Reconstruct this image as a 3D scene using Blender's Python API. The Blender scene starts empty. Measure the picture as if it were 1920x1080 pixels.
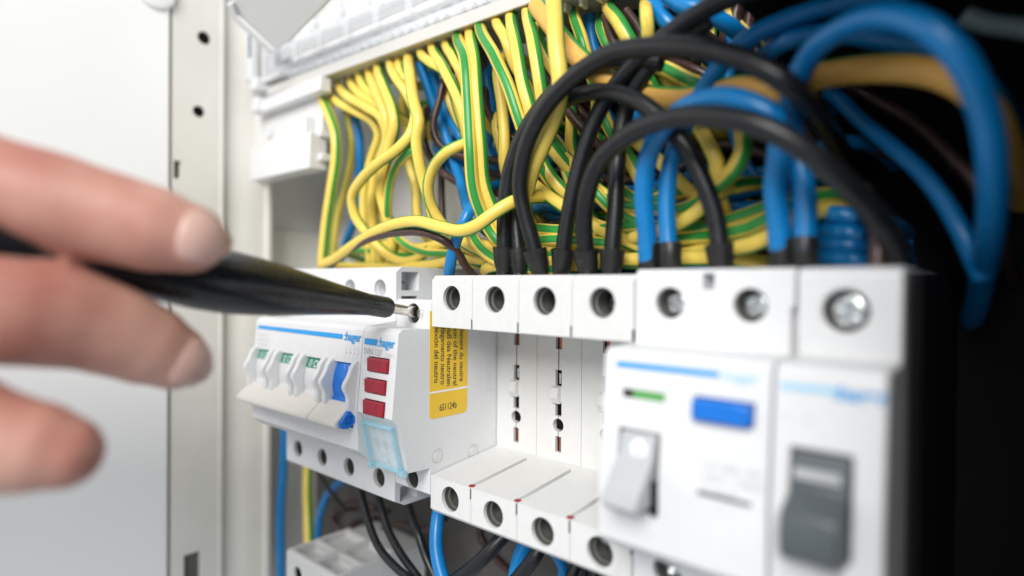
import bpy, bmesh, math, random
from mathutils import Vector, Matrix
random.seed(7)
S = 0.001                                   # everything below is written in millimetres
sc = bpy.context.scene
COL = sc.collection

# ------------------------------------------------------------------ camera
FPX, YAW, PITCH, ROLL = 1136.3, math.radians(41.393), math.radians(0.376), math.radians(0.439)
CAM = Vector((142.458, -124.210, 34.582))
fwd = Vector((-math.sin(YAW)*math.cos(PITCH), math.cos(YAW)*math.cos(PITCH), -math.sin(PITCH)))
rt = Vector((math.cos(YAW), math.sin(YAW), 0)); up = rt.cross(fwd)
cr = rt*math.cos(ROLL) + up*math.sin(ROLL); cu = -rt*math.sin(ROLL) + up*math.cos(ROLL)
cd = bpy.data.cameras.new('camera'); cam = bpy.data.objects.new('camera', cd); COL.objects.link(cam)
cam.matrix_world = Matrix(((cr.x, cu.x, -fwd.x, CAM.x*S), (cr.y, cu.y, -fwd.y, CAM.y*S), (cr.z, cu.z, -fwd.z, CAM.z*S), (0, 0, 0, 1)))
cd.sensor_width = 36; cd.lens = 36*FPX/1920; cd.clip_start = 0.005; cd.clip_end = 50
cd.dof.use_dof = True; cd.dof.focus_distance = 0.187; cd.dof.aperture_fstop = 4.1; cd.dof.aperture_blades = 0
sc.camera = cam
# ------------------------------------------------------------------ light
w = bpy.data.worlds.new('World'); sc.world = w; w.use_nodes = True
w.node_tree.nodes['Background'].inputs[0].default_value = (0.86, 0.93, 1.0, 1)
w.node_tree.nodes['Background'].inputs[1].default_value = 0.54
def area(name, loc, aim, sx, sy, power, col, spread=180):
    l = bpy.data.lights.new(name, 'AREA'); l.shape = 'RECTANGLE'; l.size = sx; l.size_y = sy; l.energy = power; l.color = col
    l.spread = math.radians(spread)
    o = bpy.data.objects.new(name, l); COL.objects.link(o); o.location = Vector(loc)*S
    o.rotation_euler = (Vector(aim)-Vector(loc)).to_track_quat('-Z', 'Y').to_euler()
    o['label'] = name.replace('_', ' ') + ' lighting the open cabinet from the room'; o['category'] = 'light'
    return o
area('window_softbox', (345, -735, 520), (-20, 0, 20), 0.5, 0.5, 11.6, (1, 0.985, 0.96))
sc.view_settings.view_transform = 'Standard'; sc.view_settings.look = 'None'
sc.view_settings.exposure = 0.0; sc.view_settings.gamma = 1.0; sc.view_settings.use_curve_mapping = False

# ------------------------------------------------------------------ pixel -> point helpers
def ray(px, py): return fwd + cr*((px-960)/FPX) + cu*((540-py)/FPX)
def PY(px, py, y): d = ray(px, py); return CAM + d*((y-CAM.y)/d.y)
def PX(px, py, x): d = ray(px, py); return CAM + d*((x-CAM.x)/d.x)
def PZ(px, py, z): d = ray(px, py); return CAM + d*((z-CAM.z)/d.z)
def PD(px, py, dep): return CAM + ray(px, py)*dep

# ------------------------------------------------------------------ materials
def mat(name, col, rough=0.4, metal=0.0, noise=0.0, nscale=300, bump=0.0, bscale=1500, trans=0.0, alpha=1.0, sss=0.0, coat=0.0, spec=0.5, dirt=None, dscale=60, damt=0.5):
    m = bpy.data.materials.new(name); m.use_nodes = True; nt = m.node_tree; b = nt.nodes['Principled BSDF']
    b.inputs['Base Color'].default_value = (*col, 1); b.inputs['Roughness'].default_value = rough; b.inputs['Metallic'].default_value = metal
    b.inputs['Transmission Weight'].default_value = trans; b.inputs['Alpha'].default_value = alpha
    b.inputs['Specular IOR Level'].default_value = spec; b.inputs['Coat Weight'].default_value = coat
    if sss:
        b.inputs['Subsurface Weight'].default_value = sss; b.inputs['Subsurface Radius'].default_value = (1, 0.35, 0.2); b.inputs['Subsurface Scale'].default_value = 0.0025
    tc = nt.nodes.new('ShaderNodeTexCoord'); src = None
    if noise or dirt:
        n = nt.nodes.new('ShaderNodeTexNoise'); n.inputs['Scale'].default_value = nscale; n.inputs['Detail'].default_value = 5
        nt.links.new(tc.outputs['Object'], n.inputs['Vector'])
        r = nt.nodes.new('ShaderNodeMapRange'); r.inputs['To Min'].default_value = 1-noise; r.inputs['To Max'].default_value = 1+noise*0.6
        r.inputs['From Min'].default_value = 0.3; r.inputs['From Max'].default_value = 0.7
        nt.links.new(n.outputs['Fac'], r.inputs['Value'])
        mx = nt.nodes.new('ShaderNodeMix'); mx.data_type = 'RGBA'; mx.blend_type = 'MULTIPLY'; mx.inputs['Factor'].default_value = 1
        mx.inputs['A'].default_value = (*col, 1); nt.links.new(r.outputs['Result'], mx.inputs['B']); src = mx.outputs['Result']
        rr = nt.nodes.new('ShaderNodeMapRange'); rr.inputs['To Min'].default_value = max(0.05, rough-0.1); rr.inputs['To Max'].default_value = rough+0.12
        nt.links.new(n.outputs['Fac'], rr.inputs['Value']); nt.links.new(rr.outputs['Result'], b.inputs['Roughness'])
    if dirt:
        n2 = nt.nodes.new('ShaderNodeTexNoise'); n2.inputs['Scale'].default_value = dscale; n2.inputs['Detail'].default_value = 9; n2.inputs['Roughness'].default_value = 0.75
        nt.links.new(tc.outputs['Object'], n2.inputs['Vector'])
        cr_ = nt.nodes.new('ShaderNodeMapRange'); cr_.inputs['From Min'].default_value = 0.56; cr_.inputs['From Max'].default_value = 0.78; cr_.inputs['To Max'].default_value = damt
        nt.links.new(n2.outputs['Fac'], cr_.inputs['Value'])
        m2 = nt.nodes.new('ShaderNodeMix'); m2.data_type = 'RGBA'; nt.links.new(cr_.outputs['Result'], m2.inputs['Factor'])
        nt.links.new(src, m2.inputs['A']); m2.inputs['B'].default_value = (*dirt, 1); src = m2.outputs['Result']
    if src: nt.links.new(src, b.inputs['Base Color'])
    if bump:
        n3 = nt.nodes.new('ShaderNodeTexNoise'); n3.inputs['Scale'].default_value = bscale; n3.inputs['Detail'].default_value = 3
        nt.links.new(tc.outputs['Object'], n3.inputs['Vector'])
        bp = nt.nodes.new('ShaderNodeBump'); bp.inputs['Strength'].default_value = bump; bp.inputs['Distance'].default_value = 0.0002
        nt.links.new(n3.outputs['Fac'], bp.inputs['Height']); nt.links.new(bp.outputs['Normal'], b.inputs['Normal'])
    return m
M = {}
M['white'] = mat('white_plastic', (0.71, 0.715, 0.725), 0.38, noise=0.02, bump=0.06, dirt=(0.5, 0.47, 0.42), dscale=90, damt=0.10)
M['white2'] = mat('white_plastic_matt', (0.69, 0.69, 0.68), 0.5, noise=0.03, bump=0.08, dirt=(0.45, 0.42, 0.36), dscale=120, damt=0.16)
M['cream'] = mat('cream_plastic', (0.70, 0.675, 0.62), 0.42, noise=0.02, bump=0.05)
M['sheet'] = mat('painted_sheet_steel', (0.76, 0.755, 0.735), 0.4, noise=0.03, nscale=60, bump=0.05, bscale=900)
M['sheetcream'] = mat('cream_painted_steel', (0.74, 0.72, 0.67), 0.45, noise=0.04, nscale=60, bump=0.05, bscale=900)
M['sheetgrey'] = mat('grey_painted_steel', (0.60, 0.625, 0.65), 0.5, noise=0.04, nscale=50)
M['plate'] = mat('shade_grey', (0.115, 0.108, 0.10), 0.5, noise=0.25, nscale=40)  # dark grey carries the shade of the lower back wall
M['door'] = mat('white_painted_door', (0.90, 0.90, 0.90), 0.35, noise=0.01, nscale=30)
M['dark'] = mat('black_shade_panel', (0.004, 0.004, 0.005), 0.8, spec=0.15)  # black in place of the unlit cabinet interior
M['hole'] = mat('recess_shade', (0.007, 0.006, 0.006), 0.7, spec=0.1)  # near-black set into recesses in place of their shade
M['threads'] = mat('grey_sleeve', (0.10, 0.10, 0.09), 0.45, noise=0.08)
M['zinc'] = mat('zinc_screw', (0.72, 0.74, 0.74), 0.25, metal=1.0, noise=0.1, nscale=900)
M['steel'] = mat('bright_steel', (0.72, 0.69, 0.63), 0.22, metal=1.0, noise=0.12, nscale=500)
M['copper'] = mat('copper', (0.42, 0.14, 0.08), 0.35, metal=1.0)
M['blueprint'] = mat('blue_print', (0.005, 0.31, 0.72), 0.45)
M['bluetog'] = mat('blue_plastic', (0.004, 0.16, 0.62), 0.35, noise=0.04)
M['green'] = mat('green_print', (0.01, 0.25, 0.15), 0.45, noise=0.04)
M['whiteprint'] = mat('white_print', (0.85, 0.85, 0.85), 0.5)
M['greyprint'] = mat('grey_print', (0.47, 0.47, 0.48), 0.6)
M['palepr'] = mat('pale_grey_print', (0.64, 0.64, 0.645), 0.6)
M['blackprint'] = mat('black_print', (0.03, 0.03, 0.03), 0.55)
M['red'] = mat('red_lens', (0.32, 0.008, 0.025), 0.28, noise=0.12, nscale=400, bump=0.12, bscale=900)
M['sticker'] = mat('yellow_sticker', (0.86, 0.55, 0.035), 0.4, noise=0.05, nscale=120)
M['greytog'] = mat('grey_toggle', (0.085, 0.10, 0.11), 0.42, noise=0.05)
M['lightgrey'] = mat('light_grey_lever', (0.47, 0.485, 0.50), 0.42, noise=0.03)
M['yellow'] = mat('yellow_pvc', (0.88, 0.65, 0.12), 0.34, noise=0.06, nscale=120, bump=0.05)
M['yellowor'] = mat('orange_yellow_pvc', (0.82, 0.45, 0.10), 0.34, noise=0.06, nscale=120, bump=0.05)
M['greenw'] = mat('green_pvc', (0.035, 0.30, 0.055), 0.34, noise=0.08, nscale=120, bump=0.05)
M['bluew'] = mat('blue_pvc', (0.004, 0.20, 0.52), 0.3, noise=0.08, nscale=100, bump=0.06)
M['blackw'] = mat('black_pvc', (0.008, 0.009, 0.011), 0.36, noise=0.2, nscale=200, bump=0.25, bscale=900, dirt=(0.08, 0.075, 0.07), dscale=260, damt=0.4)
M['boot'] = mat('black_sleeve', (0.013, 0.013, 0.013), 0.42, noise=0.3, nscale=200, bump=0.3, bscale=700, dirt=(0.15, 0.13, 0.11), dscale=330, damt=0.6)
M['brownw'] = mat('brown_pvc', (0.055, 0.025, 0.022), 0.33, noise=0.1, bump=0.1, dirt=(0.35, 0.3, 0.28), dscale=300, damt=0.4)
M['greyw'] = mat('grey_pvc', (0.22, 0.30, 0.33), 0.4)
M['handle'] = mat('black_screwdriver_handle', (0.013, 0.014, 0.017), 0.26, noise=0.25, nscale=150, bump=0.25, bscale=500, dirt=(0.07, 0.07, 0.075), dscale=120, damt=0.5)
M['nail'] = mat('finger_nail', (0.64, 0.38, 0.32), 0.3, sss=0.25, noise=0.03)
M['clear'] = mat('clear_plastic', (0.85, 0.88, 0.91), 0.12, alpha=0.22, spec=0.7)
M['frost'] = mat('frosted_plastic', (0.64, 0.63, 0.60), 0.3, alpha=0.95)
M['clearblue'] = mat('clear_blue_plastic', (0.70, 0.90, 0.96), 0.1, alpha=0.14, spec=0.7)
M['blueedge'] = mat('clear_blue_edge', (0.36, 0.70, 0.82), 0.15, alpha=0.42, spec=0.7)
def skin_material():
    m = mat('skin', (0.60, 0.31, 0.225), 0.45, sss=0.35, bump=0.35, bscale=550)
    nt = m.node_tree; b = nt.nodes['Principled BSDF']; tc = [n for n in nt.nodes if n.type == 'TEX_COORD'][0]
    n = nt.nodes.new('ShaderNodeTexNoise'); n.inputs['Scale'].default_value = 55; n.inputs['Detail'].default_value = 4
    nt.links.new(tc.outputs['Object'], n.inputs['Vector'])
    r = nt.nodes.new('ShaderNodeValToRGB'); r.color_ramp.elements[0].position = 0.34; r.color_ramp.elements[1].position = 0.68
    r.color_ramp.elements[0].color = (0.45, 0.185, 0.14, 1); r.color_ramp.elements[1].color = (0.60, 0.345, 0.27, 1)
    nt.links.new(n.outputs['Fac'], r.inputs['Fac']); nt.links.new(r.outputs['Color'], b.inputs['Base Color'])
    return m
M['skin'] = skin_material()

# ------------------------------------------------------------------ object helpers
def root(name, loc, label=None, cat=None, group=None):
    o = bpy.data.objects.new(name, None); o.empty_display_size = 0.005; COL.objects.link(o); o.location = Vector(loc)*S
    if label: o['label'] = label
    if cat: o['category'] = cat
    if group: o['group'] = group
    o['_b'] = list(loc); return o
def base_of(o):
    while o.parent: o = o.parent
    return Vector(o['_b'])
def tag(o, label, cat, group=None):
    o['label'] = label; o['category'] = cat
    if group: o['group'] = group
    return o
def link_mesh(name, me, mats, parent=None, loc=None, bevel=0, smooth=True, kind=None):
    o = bpy.data.objects.new(name, me); COL.objects.link(o)
    for m in (mats if isinstance(mats, (list, tuple)) else [mats]): me.materials.append(M[m])
    if parent: o.parent = parent; b = base_of(parent)
    else:
        b = Vector(loc if loc is not None else (0, 0, 0)); o['_b'] = list(b); o.location = b*S
    me.transform(Matrix.Scale(S, 4) @ Matrix.Translation(-b))
    if smooth:
        for p in me.polygons: p.use_smooth = True
        me.set_sharp_from_angle(angle=math.radians(35))
    if bevel:
        md = o.modifiers.new('bevel', 'BEVEL'); md.width = bevel*S; md.segments = 2; md.limit_method = 'ANGLE'; md.angle_limit = math.radians(40); md.harden_normals = False
    if kind: o['kind'] = kind
    return o
def mesh_py(name, v, f, mats, parent=None, loc=None, bevel=0, smooth=True, kind=None, midx=None):
    me = bpy.data.meshes.new(name); me.from_pydata([tuple(x) for x in v], [], f); me.update()
    o = link_mesh(name, me, mats, parent, loc, bevel, smooth, kind)
    if midx: me.polygons.foreach_set('material_index', midx)
    return o
def boxg(x0, x1, y0, y1, z0, z1):
    v = [(x, y, z) for z in (z0, z1) for y in (y0, y1) for x in (x0, x1)]
    f = [(0, 2, 3, 1), (4, 5, 7, 6), (0, 1, 5, 4), (2, 6, 7, 3), (0, 4, 6, 2), (1, 3, 7, 5)]
    return v, f
def box(name, x0, x1, y0, y1, z0, z1, m, parent=None, bevel=0.3, **k):
    return mesh_py(name, *boxg(min(x0, x1), max(x0, x1), min(y0, y1), max(y0, y1), min(z0, z1), max(z0, z1)), m, parent, bevel=bevel, **k)
def merge(*gs):
    V, F = [], []
    for v, f in gs:
        n = len(V); V += list(v); F += [tuple(i+n for i in q) for q in f]
    return V, F
def profg(poly, x0, x1):                    # polygon in (y, z), extruded along x
    n = len(poly); v = [(x0, y, z) for y, z in poly] + [(x1, y, z) for y, z in poly]
    f = [tuple(range(n)), tuple(range(2*n-1, n-1, -1))] + [(i, i+n, (i+1) % n+n, (i+1) % n) for i in range(n)]
    return v, f
def cylg(c, axis, r, L, n=28, r2=None):     # from c, length L along axis
    a = Vector(axis).normalized(); e = a.orthogonal().normalized(); g = a.cross(e); c = Vector(c); r2 = r if r2 is None else r2
    v = [c + (e*math.cos(t)+g*math.sin(t))*r for t in (2*math.pi*i/n for i in range(n))]
    v += [c + a*L + (e*math.cos(t)+g*math.sin(t))*r2 for t in (2*math.pi*i/n for i in range(n))]
    f = [tuple(range(n-1, -1, -1)), tuple(range(n, 2*n))] + [(i, (i+1) % n, (i+1) % n+n, i+n) for i in range(n)]
    return v, f
def latheg(c, axis, prof, n=28, cap=True):            # prof: (distance along axis, radius)
    a = Vector(axis).normalized(); e = a.orthogonal().normalized(); g = a.cross(e); c = Vector(c); v = []; f = []
    for d, r in prof:
        v += [c + a*d + (e*math.cos(t)+g*math.sin(t))*r for t in (2*math.pi*i/n for i in range(n))]
    for k in range(len(prof)-1):
        f += [(k*n+i, k*n+(i+1) % n, (k+1)*n+(i+1) % n, (k+1)*n+i) for i in range(n)]
    if cap: f += [tuple(range(n-1, -1, -1)), tuple(range((len(prof)-1)*n, len(prof)*n))]
    return v, f
def cut(g, cutters):                        # boolean difference, baked
    def tmp(g):
        me = bpy.data.meshes.new('t'); me.from_pydata([tuple(x) for x in g[0]], [], g[1]); me.update()
        b = bmesh.new(); b.from_mesh(me); bmesh.ops.recalc_face_normals(b, faces=b.faces); b.to_mesh(me); b.free()
        o = bpy.data.objects.new('t', me); COL.objects.link(o); return o
    a = tmp(g); cs = []
    for q in cutters:
        c = tmp(q); cs.append(c); md = a.modifiers.new('b', 'BOOLEAN'); md.object = c; md.operation = 'DIFFERENCE'; md.solver = 'EXACT'
    bpy.context.view_layer.update()
    me = bpy.data.meshes.new_from_object(a.evaluated_get(bpy.context.evaluated_depsgraph_get()))
    for o in [a]+cs:
        d = o.data; bpy.data.objects.remove(o); bpy.data.meshes.remove(d)
    return me
def text(name, s, o0, right, upv, height, m, parent, width=None, bold=0.0):
    cu_ = bpy.data.curves.new('txt', 'FONT'); cu_.body = s; cu_.size = 1; cu_.offset = bold
    t = bpy.data.objects.new('txt', cu_); COL.objects.link(t); bpy.context.view_layer.update()
    me = bpy.data.meshes.new_from_object(t.evaluated_get(bpy.context.evaluated_depsgraph_get()))
    bpy.data.objects.remove(t); bpy.data.curves.remove(cu_)
    xs = [v.co.x for v in me.vertices]; x0, x1 = min(xs), max(xs)
    k = height/0.70; kx = k if width is None else width/(x1-x0)
    r = Vector(right).normalized(); u = Vector(upv).normalized(); n = r.cross(u); o0 = Vector(o0)
    for v in me.vertices: v.co = o0 + r*((v.co.x-x0)*kx) + u*(v.co.y*k) + n*0.06
    me.materials.clear()
    return link_mesh(name, me, m, parent, smooth=False)
def quad(name, pts, m, parent, off=0.05, th=0.0, kind=None, bevel=0.0):     # flat print or thin plate through 4 points
    p = [Vector(q) for q in pts]; n = (p[1]-p[0]).cross(p[3]-p[0]).normalized()
    if not th: return mesh_py(name, [q+n*off for q in p], [(0, 1, 2, 3)], m, parent, smooth=False)
    v = [q-n*0.3 for q in p]+[q+n*th for q in p]
    return mesh_py(name, v, [(3, 2, 1, 0), (4, 5, 6, 7)]+[(i, (i+1) % 4, (i+1) % 4+4, i+4) for i in range(4)], m, parent, bevel=bevel)
def copy_tree(o, dx, parent=None):
    c = o.copy(); COL.objects.link(c)
    if parent: c.parent = parent
    else:
        c.location = o.location + Vector((dx*S, 0, 0)); b = Vector(o['_b']); c['_b'] = [b.x+dx, b.y, b.z]
    for ch in list(o.children): copy_tree(ch, 0, c)
    return c
def struct(o): o['kind'] = 'structure'; return o

# ================================================================== THE SETTING: cabinet
struct(box('wall_back', -172, 152, 64, 66, -150, 260, 'sheet', bevel=0))
struct(box('wall_back_shade', 4, 152, 60, 63, -150, 260, 'dark', bevel=0))  # black sheet painted in for shade; the wall behind is white
struct(box('wall_shade_plate', -163, 118, 58, 59.8, -150, 8, 'plate', bevel=0))  # dark plate put in for shade on the lower back wall
struct(box('wall_left', -170, -167, 8, 64, -150, 260, 'sheet', bevel=0))
struct(box('shade_wall_right', 150, 152, -78, 62, -150, 260, 'dark', bevel=0))  # out-of-view wall, set close and black to keep light off the corner
struct(box('shade_divider', 124.6, 126.2, 1.5, 59.5, -150, 37.5, 'dark', bevel=0))  # added black sheet standing in for the unlit space beside the last breaker
struct(box('added_shade_cover', 85, 149.8, -55, 59.5, 104, 106, 'dark', bevel=0))  # added cover, blocks light from above on the right corner
struct(box('wall_left_lower_panel', -167, -164.5, 26, 63, -150, 62, 'sheetcream', bevel=0.3))
def front_frame():
    # folded steel upright of the cabinet's left edge: flange facing the room opening, then a return and an inner web
    X = -150
    prof = [(-22, -150), (-22, -170), (24, -170), (24, -149.2), (22, -149.2), (22, -151.5), (12, -151.5), (10, -152.6), (0.5, -152.6), (0.5, -149.6), (-0.8, -149.6), (-0.8, -150)]
    v = [(x, y, -150) for y, x in prof]+[(x, y, 260) for y, x in prof]; n = len(prof)
    f = [tuple(range(n)), tuple(range(2*n-1, n-1, -1))]+[(i, i+n, (i+1) % n+n, (i+1) % n) for i in range(n)]
    cuts = []
    for px, py, r in ((373, 209, 2.6), (383, 71, 2.9)):
        p = PX(px, py, -150); cuts.append(cylg((-155, p.y, p.z), (1, 0, 0), r, 8))
    a = PX(345, 1042, -150); cuts.append(boxg(-160, -148, a.y, a.y+7, -150.5, a.z))
    b = PX(333, 318, -150); cuts.append(boxg(-160, -148, b.y-1.5, b.y+1.5, b.z-4, b.z+4))
    me = cut((v, f), cuts)
    fr = struct(link_mesh('cabinet_frame', me, 'sheetcream', None, (0, 0, 0), bevel=0.5))
    for px, py, r in ((373, 209, 2.55), (383, 71, 2.85)):
        p = PX(px, py, -150); mesh_py('frame_hole_shade', *cylg((-154.9, p.y, p.z), (1, 0, 0), r, 4.0), 'hole', fr)  # dark plugs put shade into the frame holes
    box('frame_slot', -159.8, -151.5, a.y+0.1, a.y+6.9, -149.9, a.z-0.1, 'plate', fr, bevel=0)
front_frame()
struct(box('cabinet_frame_web', -154.6, -153, 2, 23.5, -150, 260, 'sheetgrey', bevel=0.2))
# door leaf, hinged at the frame and swung open at right angles
d = root('cabinet_door', (-158, -23, -150), 'white painted cabinet door swung open behind the hand', 'door')
box('door_leaf', -166, -149, -420, -23.2, -150, 260, 'door', d, bevel=0.8)
p = PX(290, 20, -149)
lg = latheg((-149.2, p.y, p.z+9), (1, 0, 0), [(0, 8.5), (1.6, 8), (2.2, 6.5)], 32)
mesh_py('door_buffer', *lg, 'door', d, bevel=0.3)

# ================================================================== MODULAR DEVICES
P = 17.7
RAIL = 44
def screw_head(c, r, parent, m='zinc'):     # pozidriv screw sunk in a terminal opening, facing -y
    c = Vector(c)
    g = latheg(c+Vector((0, 2.2, 0)), (0, -1, 0), [(0, r), (1.7, r), (2.1, r*0.86), (2.3, r*0.5)], 24)
    cuts = []
    for a in (0.5, 0.5+math.pi/2):
        v, f = boxg(-r*0.72, r*0.72, -1.4, 1.3, -r*0.16, r*0.16)
        R = Matrix.Rotation(a, 3, 'Y'); cuts.append(([R @ Vector(q)+c for q in v], f))
    me = cut(g, cuts)
    return link_mesh('screw', me, m, parent)
def sleeve(c, r, parent, depth=9, bottom='hole'):  # ribbed lining of a terminal hole
    g = latheg(c, (0, 1, 0), [(1.1, r*1.02), (1.1, r*0.93), (2.4, r*0.93), (2.6, r*0.80), (3.4, r*0.80), (3.6, r*0.90), (depth, r*0.90), (depth, 0.01)], 32, cap=False)
    return mesh_py('terminal_sleeve', *g, 'threads', parent)

# ---------- four open-centred terminal modules
def open_module(label, ctop=True):
    r = root('terminal_module', (0, 0, -36.2), label, 'terminal module', 'open centred terminal modules in a row')
    x0, x1 = 0.08, P-0.08
    prof = [(RAIL, -36.2), (1.2, -36.2), (0, -35.0), (0, -24.8), (30, -21.4), (30, 24.0), (0, 21.3), (0, 35.6), (1.4, 37.0), (9, 37.2), (RAIL, 37.2)]
    cuts = [cylg((P/2, -3, 30.2), (0, 1, 0), 3.75, 13), cylg((P/2, -3, -30.2), (0, 1, 0), 3.75, 13),
            boxg(P-1.5, P+1, 1.3, 27.0, -25.3+0.15, -18), boxg(P-0.55, P+1, -1, 4, -28.3, -25.0), boxg(P-0.55, P+1, -1, 4, 20.5, 24.2)]
    xm = P/2
    for z0, z1, hw in ((14.0, 17.9, 1.25), (2.2, 7.4, 1.25), (-7.3, -2.7, 1.25), (-18.8, -13.8, 1.15), (7.3, 14.1, 0.22), (-8.6, -7.2, 0.22), (-14, -11.8, 0.22)):
        cuts.append(boxg(xm-hw, xm+hw, 29, 39, z0, z1))
    cuts.append(cylg((xm, 29, -10.2), (0, 1, 0), 2.1, 9))
    for dz in (1,): cuts += [boxg(xm-3.4, xm+3.4, 9, 18, 33.5, 40)]
    me = cut(profg(prof, x0, x1), cuts)
    link_mesh('body', me, 'white2', r, bevel=0.25)
    for z in (30.2, -30.2):
        s = sleeve((xm, 0, z), 3.75, r, 9.5); screw_head((xm, 7.2, z), 2.8, s, 'zinc')
    mesh_py('latch_tab', *profg([(31, 2.2), (28.3, 2.0), (27.9, -3.2+2), (29.2, -3.3), (31, -3.3)], xm-2.0, xm+1.0), 'white2', r, bevel=0.2)
    for z0, z1, hw in ((14.0, 17.9, 1.2), (2.2, 7.4, 1.2), (-7.3, -2.7, 1.2), (-18.8, -13.8, 1.1), (-11.6, -8.8, 1.5), (7.5, 14, 0.2)):
        box('slot_shade', xm-hw, xm+hw, 31.2 if hw > 0.5 else 30.3, 37.5, z0+0.05, z1-0.05, 'hole', r, bevel=0)  # dark inserts put shade into the slots
    for z0, z1 in ((-28.2, -25.1), (21.5, 24.1)): box('notch_shade', P-0.5, P-0.09, 0.25, 3.9, z0, z1, 'hole', r, bevel=0)  # same painted shade for the notches
    box('contact_strip', xm-0.2, xm+0.7, 30.7, 31.15, -18.6, -14, 'copper', r, bevel=0)
    box('contact_strip', xm-0.2, xm+0.7, 30.7, 31.15, 14.2, 17.8, 'copper', r, bevel=0)
    box('contact_clip', xm-0.2, xm+0.5, 30.7, 31.15, 3.0, 6.2, 'zinc', r, bevel=0)
    mesh_py('seal_dot', *latheg((P-0.85, 1.3, -25.0), (0, 0, 1), [(0, 1.15), (0.5, 1.0), (0.7, 0.5)], 12), 'red', r)
    # faint moulding seam on the terminal faces
    for z0, z1 in ((22, 36), (-35.5, -26)):
        box('mould_seam', xm+5.6, xm+5.68, -0.03, 0.5, z0, z1, 'palepr', r, bevel=0)
    return r
names = ['open centred white terminal module directly beside the yellow sticker',
         'open centred white terminal module second from the yellow sticker',
         'open centred white terminal module third from the yellow sticker',
         'open centred white terminal module touching the blue button switch']
m0 = open_module(names[0])
for i in (1, 2, 3): copy_tree(m0, i*P)['label'] = names[i]

# ---------- nose profile shared by the other devices
def nose_y(z): return -12.7 - 2.2*(20.5-z)/25.5 if z > -5 else -14.9
NPROF = [(-11.2, 20.9), (-12.6, 19.6), (-14.9, -5.0)]
def fp(px, py, dy=0.0):                     # pixel -> nose face
    q = PY(px, py, -13.8)
    for _ in range(3): q = PY(px, py, nose_y(q.z)-dy)
    return q
UPN = Vector((0, 2.2/25.5, 1)).normalized()

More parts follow.
